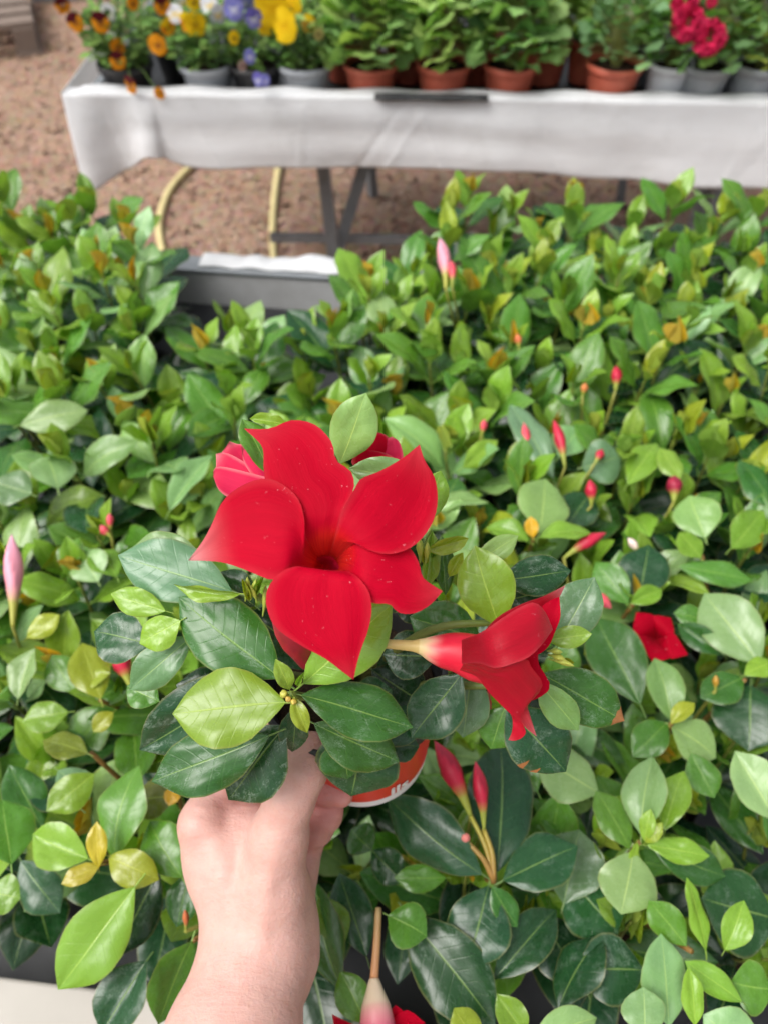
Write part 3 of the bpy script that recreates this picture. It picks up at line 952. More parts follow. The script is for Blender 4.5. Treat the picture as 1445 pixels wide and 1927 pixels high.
def feature_leaves():
    """leaves of the bench plants that the photograph shows singly: base px, tip px, width px, colour, heights of base and tip, dust"""
    T = [
     # lower right, first node
     (905, 1645, 720, 1505, 102, 'dark', .955, .965, .25), (946, 1656, 1088, 1592, 100, 'dark', .955, .965, .35), (918, 1668, 876, 1822, 112, 'dark', .95, .945, .3),
     (768, 1722, 932, 1932, 122, 'dark', .945, .94, .55), (730, 1722, 803, 1762, 78, 'green', .965, .965, .1), (929, 1842, 1050, 1707, 76, 'dark', .93, .935, .3),
     (925, 1668, 971, 1746, 46, 'mid', .956, .945, .1), (838, 1652, 742, 1652, 46, 'green', .935, .94, .0), (935, 1640, 945, 1390, 120, 'dark', .95, .955, .1),
     (1060, 1700, 1090, 1560, 110, 'grey', .92, .93, .7), (1070, 1650, 1160, 1760, 120, 'dark', .92, .92, .6),
     # second node at the right
     (1205, 1570, 1222, 1421, 80, 'pale', .965, .985, .1), (1184, 1597, 1122, 1487, 60, 'green', .962, .97, .1), (1190, 1602, 1172, 1722, 102, 'pale', .962, .955, .1),
     (1217, 1591, 1336, 1609, 44, 'bright', .965, .968, .0), (1250, 1562, 1284, 1448, 56, 'bright', .955, .965, .1), (1212, 1583, 1223, 1524, 28, 'lime', .968, .985, .0),
     (1214, 1586, 1245, 1550, 24, 'yellow', .968, .98, .0), (1230, 1600, 1370, 1650, 66, 'mid', .945, .94, .3), (1198, 1585, 1186, 1625, 20, 'lime', .965, .96, 0),
     # bottom right
     (1258, 1932, 1243, 1757, 82, 'pale', .95, .965, .1), (1210, 1826, 1088, 1818, 110, 'dark', .93, .935, .6), (1050, 1897, 1124, 1750, 88, 'dark', .93, .935, .35),
     (1290, 1780, 1221, 1692, 58, 'green', .955, .965, .1), (1328, 1790, 1296, 1652, 40, 'bright', .96, .98, 0), (1363, 1788, 1403, 1698, 50, 'bright', .965, .98, .1),
     (1307, 1930, 1297, 1822, 40, 'bright', .965, .98, 0), (1214, 1950, 1208, 1858, 76, 'pale', .96, .97, .1), (1000, 1960, 1124, 1912, 60, 'pale', .96, .965, 0),
     (1430, 1995, 1325, 1915, 95, 'pale', .955, .965, .1), (1460, 1730, 1322, 1690, 150, 'dark', .935, .935, .5), (1395, 1885, 1290, 1808, 46, 'bright', .958, .968, 0),
     (1450, 1862, 1376, 1850, 84, 'green', .955, .958, .2), (1460, 1545, 1384, 1413, 82, 'pale', .955, .97, .1), (1300, 1418, 1342, 1502, 58, 'green', .955, .95, .1),
     (1125, 1492, 1010, 1425, 96, 'pale', .945, .95, .1), (1010, 1490, 960, 1390, 70, 'green', .94, .95, .1), (990, 1950, 935, 1872, 52, 'bright', .955, .965, 0),
     (900, 1970, 855, 1898, 60, 'yellow', .955, .965, 0), (1100, 1860, 1010, 1720, 100, 'deep', .91, .91, .3), (700, 1600, 760, 1660, 60, 'dark', .92, .92, .2),
     (640, 1860, 585, 1660, 92, 'mid', .93, .94, .2), (600, 1690, 650, 1770, 60, 'bright', .94, .935, .1), (690, 1800, 640, 1640, 70, 'dark', .925, .93, .3),
     (700, 1600, 660, 1560, 60, 'mid', .93, .93, .1), (690, 1925, 640, 1830, 60, 'green', .95, .96, .1),
     # bottom left
     (254, 1670, 102, 1868, 108, 'bright', .975, .955, .05), (215, 1611, 248, 1441, 92, 'green', .96, .985, .1), (166, 1616, 58, 1570, 76, 'bright', .965, .968, .1),
     (190, 1628, 115, 1663, 35, 'amber', .972, .975, 0), (186, 1632, 182, 1548, 35, 'amber', .972, .99, 0), (205, 1612, 295, 1655, 62, 'yellow', .972, .972, 0),
     (343, 1652, 278, 1544, 78, 'green', .955, .965, .1), (22, 1626, 6, 1503, 92, 'green', .96, .97, .1), (-20, 1680, 38, 1690, 64, 'bright', .96, .96, 0),
     (362, 1772, 294, 1926, 98, 'green', .96, .95, .1), (276, 1808, 188, 1945, 92, 'dark', .94, .93, .5), (300, 1640, 215, 1800, 80, 'deep', .93, .92, .5),
     (178, 1456, 88, 1527, 62, 'bright', .96, .96, .05), (166, 1418, 80, 1390, 54, 'olive', .965, .97, .3), (190, 1315, 154, 1208, 68, 'yellow', .96, .975, 0),
     (130, 1340, 40, 1357, 56, 'bright', .955, .957, 0), (34, 1315, 62, 1218, 58, 'pale', .955, .97, .1), (142, 1302, 96, 1232, 56, 'green', .95, .96, .1),
     (52, 1201, 110, 1156, 40, 'yellow', .95, .96, .2), (214, 1340, 174, 1376, 32, 'yellow', .962, .96, 0), (332, 1500, 252, 1502, 74, 'olive', .95, .95, .1),
     (330, 1480, 318, 1515, 28, 'orange', .96, .962, 0), (150, 1290, 205, 1265, 34, 'yellow', .96, .97, 0), (80, 1560, 20, 1440, 70, 'mid', .93, .94, .3),
     (150, 1520, 60, 1470, 80, 'dark', .925, .925, .4), (40, 1620, 110, 1720, 80, 'dark', .925, .915, .3), (360, 1640, 330, 1745, 60, 'mid', .94, .93, .2),
     (250, 1270, 180, 1320, 50, 'green', .945, .94, .1), (110, 1450, 170, 1500, 60, 'grey', .935, .935, .2),
     # right of the side flower
     (1013, 1004, 1030, 899, 94, 'pale', .955, .965, .05), (1013, 1011, 1116, 996, 50, 'lime', .958, .962, 0), (994, 1019, 916, 985, 44, 'lime', .957, .96, 0),
     (1002, 1012, 997, 972, 24, 'orange', .962, .975, 0), (1180, 1136, 1120, 1056, 58, 'green', .95, .96, .1), (1203, 1132, 1217, 1022, 86, 'dark', .945, .955, .2),
     (1185, 1135, 1246, 1108, 34, 'bright', .955, .96, 0), (1203, 1325, 1120, 1155, 96, 'mid', .95, .955, .4), (1262, 1356, 1236, 1235, 62, 'pale', .955, .97, .1),
     (1428, 1250, 1325, 1112, 98, 'pale', .955, .965, .1), (1335, 1168, 1268, 1152, 42, 'green', .948, .95, .1), (1358, 1232, 1275, 1172, 44, 'mid', .945, .95, .1),
     (1277, 1066, 1418, 1092, 48, 'green', .95, .95, .3), (1326, 1012, 1296, 930, 80, 'pale', .955, .965, .05), (1375, 1032, 1440, 960, 58, 'bright', .955, .965, .1),
     (1318, 1050, 1278, 1000, 48, 'lime', .96, .968, 0), (1465, 965, 1390, 862, 64, 'mid', .945, .955, .2), (1180, 912, 1238, 828, 52, 'bright', .95, .96, .1),
     (1280, 902, 1240, 842, 42, 'bright', .955, .965, .1), (1398, 1275, 1318, 1312, 64, 'mid', .95, .945, .2), (1412, 1290, 1405, 1410, 120, 'dark', .94, .93, .3),
     (1263, 1366, 1350, 1425, 84, 'pale', .95, .945, .1), (1262, 1362, 1305, 1320, 32, 'yellow', .96, .97, 0), (1255, 1360, 1190, 1420, 60, 'green', .948, .945, .1),
     (1400, 1270, 1460, 1240, 40, 'lime', .958, .962, 0), (1110, 930, 1065, 985, 70, 'dark', .93, .93, .2), (1095, 880, 1170, 860, 80, 'grey', .935, .94, .2),
     (1040, 900, 960, 750, 56, 'grey', .94, .955, .1), (1050, 860, 1090, 800, 60, 'pale', .94, .95, .1), (860, 900, 830, 960, 70, 'mid', .93, .925, .2),
     (850, 835, 858, 780, 44, 'lime', .955, .965, 0), (870, 880, 935, 830, 40, 'bright', .95, .952, .0),
     # left middle
     (40, 800, 165, 770, 62, 'pale', .95, .955, .1), (320, 960, 398, 850, 56, 'pale', .95, .96, .1), (110, 920, 90, 850, 78, 'pale', .95, .965, .1),
     (60, 930, -10, 905, 70, 'grey', .945, .95, .1), (185, 1095, 155, 1035, 70, 'pale', .945, .955, .1), (130, 1080, 145, 1010, 50, 'green', .945, .955, .1),
     (220, 1085, 180, 1030, 60, 'bright', .945, .95, .1),
    ]
    rnd = random.Random(5)
    for (bx, by, tx, ty, w, col, zb, zt, dust) in T:
        k = 1.0
        b, t = PZ(bx, by, zb), PZ(tx, ty, zt)
        d = ((b + t) / 2 - CAM).dot(F_)
        root = nearest_plant(b)[0]
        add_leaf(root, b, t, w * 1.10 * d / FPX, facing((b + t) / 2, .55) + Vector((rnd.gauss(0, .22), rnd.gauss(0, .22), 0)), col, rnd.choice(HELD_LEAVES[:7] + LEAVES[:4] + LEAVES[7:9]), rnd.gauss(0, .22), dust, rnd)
    # stems for the hand-placed nodes
    for (x, y, z) in ((928, 1658, .953), (1202, 1585, .962), (188, 1625, .968), (172, 1416, .958), (1262, 1362, .955), (1003, 1012, .955), (1190, 1138, .948), (1300, 1790, .958),
                      (1402, 1278, .952), (1320, 1045, .955), (335, 1490, .95), (190, 1318, .955), (255, 1665, .965), (365, 1770, .955), (1210, 1950, .95)):
        p = PZ(x, y, z); root, pt = nearest_plant(p)
        stem_obj(root, [pt, pt.lerp(p, .5) + Vector((.004, .006, .01)), p], [.0026, .0022, .0018], (.10, .07, .025), n=6, steps=10, color2=(.22, .12, .03))
feature_leaves()

def feature_buds():
    red = dict(body=(.50, .012, .045)); pink = dict(body=(.80, .30, .38), tipc=(.85, .42, .55), green=(.36, .36, .06))
    rose = dict(body=(.68, .07, .10), tipc=(.72, .14, .18))
    B = [  # base px, tip px, radius px, style, z
     (885, 1535, 816, 1394, 23, red, .965, .985), (910, 1560, 893, 1432, 16, red, .965, .985), (25, 1180, 22, 1005, 20, pink, .955, .985), (838, 545, 826, 448, 14, pink, .962, .985),
     (850, 540, 848, 490, 9, rose, .964, .978), (1062, 880, 1040, 790, 12, red, .95, .97), (990, 860, 984, 795, 10, rose, .94, .955), (1118, 872, 1132, 845, 9, red, .945, .95),
     (1112, 952, 1108, 902, 13, red, .94, .955), (1060, 1050, 1140, 1003, 14, red, .95, .96), (1202, 1042, 1180, 1012, 9, dict(body=(.80, .62, .55)), .945, .95),
     (1110, 1095, 1150, 1145, 15, rose, .95, .945), (1267, 945, 1265, 893, 17, dict(body=(.30, .012, .04)), .945, .955), (1157, 735, 1158, 688, 12, red, .935, .95),
     (905, 820, 910, 788, 8, rose, .945, .955), (975, 655, 972, 628, 8, dict(body=(.62, .16, .06)), .93, .94), (245, 1290, 216, 1222, 20, red, .955, .965),
     (210, 1010, 190, 988, 10, rose, .945, .95), (208, 1000, 206, 965, 8, rose, .945, .955), (1345, 1300, 1346, 1270, 7, dict(body=(.45, .25, .03)), .95, .96),
     (905, 1345, 905, 1280, 20, red, .965, .985), (1095, 745, 1100, 720, 8, dict(body=(.62, .2, .06)), .93, .94), (350, 1752, 348, 1712, 7, dict(body=(.5, .14, .05)), .95, .965),
    ]
    for (bx, by, tx, ty, r, st, zb, zt) in B:
        b, t = PZ(bx, by, zb), PZ(tx, ty, zt)
        d = ((b + t) / 2 - CAM).dot(F_)
        root, pt = nearest_plant(b)
        add_bud(root, b, t, .88 * r * d / FPX, **st)
        stem_obj(root, [pt, pt.lerp(b, .6) + Vector((.003, .004, .0)), b], [.0018, .0016, .0014], (.12, .14, .03), n=5, steps=8, name='bud_stalk', color2=(.30, .30, .06))
    # stalks with the two tall buds and the round pink bud
    n1 = PZ(928, 1655, .955); root = nearest_plant(n1)[0]
    for (x, y, z, c) in ((885, 1535, .965, (.40, .38, .06)), (910, 1562, .965, (.42, .34, .06)), (876, 1582, .965, (.3, .2, .05))):
        stem_obj(root, [n1, n1.lerp(PZ(x, y, z), .5) + Vector((.002, 0, .002)), PZ(x, y, z)], [.0022, .0018, .0016], (.30, .16, .04), n=6, steps=10, name='bud_stalk', color2=c)
    v, f, uv = lathe_vf([(.0002, -.0033), (.0022, -.0026), (.0034, 0), (.0024, .0024), (.0002, .0034)], PZ(875, 1577, .966), U_, 12)
    mesh_obj('bud', v, f, M_TINT, root, uv, [(.66, .20, .17, 1)] * len(v))
    # faded flower hanging at the bottom edge
    q0, q1, q2 = PZ(712, 1708, .96), PZ(704, 1842, .955), PZ(712, 1960, .95)
    root = nearest_plant(q1)[0]
    stem_obj(root, [q0, PZ(710, 1760, .958), q1], [.0021, .0024, .0027], (.42, .30, .13), n=8, steps=12, name='flower_stalk', color2=(.55, .26, .12))
    v, f, uv = tube_vf([q1, PZ(705, 1862, .955), PZ(707, 1890, .955), PZ(709, 1915, .955), q2], [.003, .0052, .0085, .0098, .0115], 14, 20)
    cl = []
    for a, t in uv:
        g = max(0, min(1, (t - .45) / .4))
        cl.append((.72 * (1 - g) + .62 * g, .58 * (1 - g) + .06 * g, .42 * (1 - g) + .17 * g, 1))
    mesh_obj('faded_flower', v, f, M_TINT, root, uv, cl)
    for (a, b) in (((640, 1930), (625, 1908)), ((760, 1915), (800, 1925)), ((745, 1905), (780, 1945))):
        p0, p1 = PZ(712, 1950, .945), PZ(b[0], b[1], .945)
        L = [p0, PZ(a[0], a[1] - 14, .95), p1]; R = [p0, PZ(a[0], a[1] + 30, .94), p1]
        v, f, uv, cl = patch_vf(L, R, 8, 6, .2, .06)
        mesh_obj('petal', v, f, M_PETAL, root, uv, cl)
    # open dark red flower at the right
    c = PZ(1236, 1200, .948); root = nearest_plant(c)[0]
    fl = link('flower', None, root, Matrix.Translation(c)); fl['label'] = 'small open dark red flower among the leaves'
    fpts = [[(1236, 1200), (1196, 1180), (1205, 1150), (1240, 1165)], [(1240, 1165), (1262, 1150), (1275, 1180), (1236, 1200)]]
    ctr = (1234, 1202)
    for (l, tp, r) in (((1190, 1190), (1196, 1152), (1232, 1158)), ((1228, 1158), (1262, 1163), (1268, 1195)), ((1266, 1190), (1294, 1232), (1258, 1240)),
                       ((1262, 1236), (1228, 1248), (1212, 1222)), ((1218, 1226), (1190, 1216), (1188, 1186))):
        p0 = PZ(*ctr, .926)
        L = [p0, PZ((ctr[0] + l[0]) / 2, (ctr[1] + l[1]) / 2, .944), PZ(*l, .950), PZ(*tp, .950)]
        R = [p0, PZ((ctr[0] + r[0]) / 2, (ctr[1] + r[1]) / 2, .944), PZ(*r, .949), PZ(*tp, .950)]
        v, f, uv, cl = patch_vf(L, R, 8, 6, .10, .03, thr=.2)
        mesh_obj('petal', v, f, M_PETAL, fl, uv, cl)
feature_buds()

# ------------------------------------------------------------------ the held plant
HB = P(686, 1408, .490)                        # centre of the pot's base
HAX = Vector((-.06, .10, .99)).normalized()
held = empty('potted_dipladenia', HB, 'dipladenia with a large open red flower, its red and white pot held in the hand', 'potted plant')
HR, HH = .053, .085
add_pot(held, HB, HR, HH, M_BLACKPOT, HAX)
def held_label():
    x = HAX.cross(Vector((0, 1, 0))).normalized(); y = HAX.cross(x)
    n = 64; vs, cols, fs = [], [], []
    def wall(a, h, off=.0009):
        k = h / (HH - .016)
        r = HR * (.72 + .18 * k) + off
        return HB + HAX * h + (x * math.cos(a) + y * math.sin(a)) * r
    hs = [.002, .0102, .0106, .058, .0584, .068]
    cs = [(.78, .78, .80, 1), (.78, .78, .80, 1), (.62, .035, .018, 1), (.62, .035, .018, 1), (.10, .10, .12, 1), (.10, .10, .12, 1)]
    for j, h in enumerate(hs):
        for k in range(n):
            vs.append(wall(2 * math.pi * k / n, h)); cols.append(cs[j])
    for j in range(len(hs) - 1):
        for k in range(n):
            fs.append((j * n + k, j * n + (k + 1) % n, (j + 1) * n + (k + 1) % n, (j + 1) * n + k))
    o = mesh_obj('printed_sleeve', vs, fs, make_tint_mat('printed_card', .35, .4, .08, 60., .0003), held, None, cols)
    # white lettering, wrapped on the sleeve
    tgt = P(726, 1468, .49)
    q = tgt - HB; a0 = math.atan2(q.dot(y), q.dot(x))
    cu = bpy.data.curves.new('lettering', 'FONT'); cu.body = 'ils'; cu.size = .0150; cu.align_x = 'RIGHT'; cu.extrude = 0; cu.offset = .00045; cu.space_character = 1.02
    tmp = bpy.data.objects.new('tmp_text', cu); COL.objects.link(tmp)
    me = bpy.data.meshes.new_from_object(tmp.evaluated_get(bpy.context.evaluated_depsgraph_get()))
    bpy.data.objects.remove(tmp, do_unlink=True)
    # orient: reading direction to the right when seen from outside
    sgn = 1.0
    t1 = wall(a0 + .1, .03) - wall(a0 - .1, .03)
    if t1.dot(R_) < 0: sgn = -1.0
    for v in me.vertices:
        px, py = v.co.x, v.co.y
        v.co = wall(a0 + sgn * px / (HR * .78), .0125 + py, .0013) - HB
    me.materials.clear(); me.materials.append(make_plain('white_print', (.8, .8, .8), .45, .3, .05))
    o = bpy.data.objects.new('lettering', me); COL.objects.link(o); o.parent = held; o['label'] = 'white printed letters on the red pot sleeve'
held_label()

POT_TOP = HB + HAX * (HH - .012)
def hstem(pix, r0=.0028, r1=.0016, c=(.10, .09, .03), c2=(.16, .24, .04), name='stem'):
    stem_obj(held, [Vector(p) for p in pix], [r0, (r0 + r1) / 2, r1], c, n=8, steps=14, color2=c2, name=name)
NODE = P(548, 1306, .335)
hstem([POT_TOP, P(590, 1310, .365), NODE])
hstem([POT_TOP, P(560, 1180, .365), P(470, 1110, .345)])
hstem([POT_TOP, P(800, 1190, .37), P(940, 1170, .36)])
hstem([POT_TOP, P(850, 1290, .39), P(985, 1290, .38)])
hstem([POT_TOP, P(640, 1110, .36), P(655, 930, .345)])
hstem([POT_TOP, P(480, 1260, .39), P(400, 1220, .365)])

HL = [  # base px, tip px, width px, colour, base depth, tip depth, dust, variant, roll
 (537, 1322, 322, 1338, 146, 'bright', .333, .335, .10, 0, .1), (528, 1276, 333, 1122, 132, 'mid', .345, .352, .55, 1, -.1),
 (572, 1286, 738, 1138, 118, 'bright', .336, .330, .05, 1, .15), (568, 1308, 780, 1366, 104, 'mid', .337, .345, .55, 2, -.1),
 (592, 1362, 752, 1438, 96, 'mid', .362, .37, .65, 0, .1), (640, 1385, 655, 1469, 92, 'mid', .375, .38, .35, 1, 0),
 (690, 1362, 656, 1502, 158, 'dark', .380, .392, .35, 0, -.1), (506, 1385, 282, 1476, 116, 'mid', .358, .365, .75, 2, -.1),
 (538, 1366, 424, 1506, 128, 'dark', .365, .375, .9, 0, .1), (558, 1328, 550, 1420, 56, 'dark', .358, .37, .35, 1, 0),
 (500, 1255, 253, 1422, 124, 'dark', .372, .378, .95, 3, -.25), (362, 1198, 240, 1300, 76, 'grey', .362, .362, .25, 1, .1),
 (340, 1168, 262, 1213, 66, 'lime', .350, .352, .05, 2, .1), (312, 1150, 207, 1116, 54, 'bright', .355, .358, .05, 0, -.2),
 (285, 1212, 172, 1188, 96, 'dark', .378, .383, .85, 5, 0), (436, 1112, 218, 1042, 116, 'grey', .362, .365, .35, 1, .05),
 (372, 1036, 250, 1022, 56, 'pale', .378, .38, .15, 3, .3), (452, 1118, 326, 1104, 34, 'bright', .342, .342, .1, 6, -.6),
 (300, 1320, 238, 1290, 60, 'green', .385, .388, .3, 1, 0), (580, 1260, 520, 1190, 60, 'dark', .37, .37, .3, 0, 0),
 # right hand side
 (938, 1178, 892, 1028, 106, 'bright', .352, .348, .10, 1, -.1), (940, 1092, 1076, 1076, 76, 'dark', .376, .38, .9, 0, .1),
 (1048, 1216, 1116, 1084, 92, 'grey', .378, .38, .8, 2, 0), (888, 1062, 976, 1008, 44, 'pale', .375, .375, .05, 1, .2),
 (800, 1036, 882, 1014, 32, 'yellow', .355, .355, 0, 6, .4), (905, 1205, 770, 1158, 100, 'mid', .372, .378, .45, 0, -.1),
 (822, 1236, 720, 1230, 92, 'dark', .386, .39, .4, 1, .1), (868, 1268, 774, 1392, 104, 'dark', .372, .378, .45, 2, .1),
 (888, 1262, 868, 1390, 84, 'grey', .388, .392, .5, 0, 0), (1018, 1268, 1178, 1356, 98, 'mid', .378, .38, .65, 2, .05),
 (1012, 1282, 1089, 1378, 62, 'pale', .366, .368, .1, 1, .2), (955, 1328, 1064, 1458, 118, 'dark', .382, .388, .7, 0, .1),
 (1028, 1204, 1113, 1194, 42, 'lime', .362, .362, 0, 4, .2), (950, 1330, 920, 1410, 80, 'green', .392, .395, .2, 0, 0),
 (800, 1110, 815, 1000, 34, 'bright', .365, .36, 0, 6, .4), (838, 1120, 832, 1010, 40, 'mid', .372, .37, .1, 1, 0), (845, 1085, 870, 1040, 26, 'yellow', .365, .36, 0, 6, 0),
 (880, 1110, 850, 1060, 34, 'bright', .375, .37, .1, 1, 0), (760, 1290, 720, 1230, 60, 'deep', .40, .40, .4, 0, 0),
 # behind the large flower
 (640, 872, 692, 741, 88, 'pale', .362, .352, .05, 0, .15), (508, 895, 461, 784, 62, 'green', .345, .345, .05, 3, .5), (806, 902, 655, 882, 62, 'pale', .352, .352, .05, 1, -.1),
 (795, 985, 828, 885, 62, 'bright', .348, .345, .05, 2, .1), (545, 800, 470, 786, 26, 'bright', .348, .346, .0, 6, .4),
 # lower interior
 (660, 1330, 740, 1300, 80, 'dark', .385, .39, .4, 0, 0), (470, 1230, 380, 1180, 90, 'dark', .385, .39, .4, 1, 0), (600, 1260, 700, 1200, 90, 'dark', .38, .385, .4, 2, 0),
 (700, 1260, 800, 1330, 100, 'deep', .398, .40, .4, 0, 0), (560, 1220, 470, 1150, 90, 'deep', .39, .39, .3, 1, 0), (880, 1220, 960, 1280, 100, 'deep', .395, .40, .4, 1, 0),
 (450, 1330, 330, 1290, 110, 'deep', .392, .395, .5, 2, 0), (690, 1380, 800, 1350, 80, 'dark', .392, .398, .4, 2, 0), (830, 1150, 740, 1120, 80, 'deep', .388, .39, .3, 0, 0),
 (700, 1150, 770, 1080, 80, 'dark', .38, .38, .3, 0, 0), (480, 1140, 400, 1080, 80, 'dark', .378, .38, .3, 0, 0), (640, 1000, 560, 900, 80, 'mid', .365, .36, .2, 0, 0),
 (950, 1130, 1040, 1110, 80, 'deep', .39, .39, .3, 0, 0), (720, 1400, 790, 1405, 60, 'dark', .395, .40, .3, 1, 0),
]
def held_leaves():
    rnd = random.Random(8)
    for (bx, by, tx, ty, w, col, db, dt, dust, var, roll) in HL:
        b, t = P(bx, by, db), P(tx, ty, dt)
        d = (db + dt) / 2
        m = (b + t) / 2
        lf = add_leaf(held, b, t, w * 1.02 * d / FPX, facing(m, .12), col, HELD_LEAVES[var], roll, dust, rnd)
        if (bx, by) in ((1018, 1268), (955, 1328)):
            lf.data = lf.data.copy(); lf.data.materials[0] = M_LEAF_TIP if bx == 1018 else M_LEAF_EDGE
            lf['label'] = 'leaf with a brown dried tip' if bx == 1018 else 'leaf with brown nicks along its edge'
    # little leaves at the front node
    for (bx, by, tx, ty, w, col, db, dt) in ((546, 1298, 522, 1244, 34, 'lime', .333, .326), (552, 1310, 578, 1380, 34, 'yellow', .333, .33), (560, 1290, 575, 1262, 12, 'bright', .334, .33),
                                             (470, 1130, 455, 1085, 12, 'yellow', .345, .34), (480, 1120, 500, 1080, 14, 'lime', .346, .34), (800, 1060, 795, 1025, 14, 'yellow', .36, .355),
                                             (1046, 1244, 1080, 1248, 14, 'yellow', .362, .36), (812, 1050, 826, 1012, 12, 'lime', .362, .358)):
        b, t = P(bx, by, db), P(tx, ty, dt)
        add_leaf(held, b, t, w * db / FPX, facing(b, .2), col, LEAF_YOUNG[0] if w < 20 else LEAVES[1], 0, 0, rnd)
held_leaves()

def small_buds():
    for (bx, by, tx, ty, r, d, c) in ((545, 1308, 528, 1303, 8, .332, (.42, .42, .06)), (548, 1312, 540, 1318, 6, .331, (.45, .30, .05)), (556, 1312, 552, 1326, 6, .331, (.45, .34, .05)),
                                      (462, 1132, 466, 1085, 6, .343, (.34, .42, .05)), (472, 1130, 482, 1090, 6, .343, (.36, .44, .05)), (495, 1160, 500, 1100, 6, .344, (.30, .36, .05)),
                                      (485, 1135, 470, 1100, 5, .342, (.38, .42, .06)),
                                      (1030, 1232, 1065, 1244, 7, .36, (.40, .44, .06)), (1030, 1240, 1080, 1254, 6, .36, (.38, .42, .06)), (1028, 1225, 1058, 1228, 6, .36, (.36, .44, .06)),
                                      (790, 1060, 788, 1010, 7, .352, (.32, .42, .05)), (800, 1062, 804, 1020, 6, .352, (.35, .42, .05)), (870, 1080, 876, 1050, 6, .37, (.36, .44, .06))):
        add_bud(held, P(bx, by, d), P(tx, ty, d - .003), r * d / FPX, green=(.22, .30, .04), body=c)
    # dark red bud hanging under the large flower
    add_bud(held, P(585, 1262, .345), P(508, 1140, .315), 30 * .33 / FPX, stalk=.12, green=(.42, .30, .10), body=(.30, .006, .022))
    # red bud seen below the trumpet
    add_bud(held, P(915, 1352, .40), P(885, 1285, .395), 21 * .4 / FPX, stalk=.12, green=(.40, .30, .08), body=(.50, .012, .04))
small_buds()

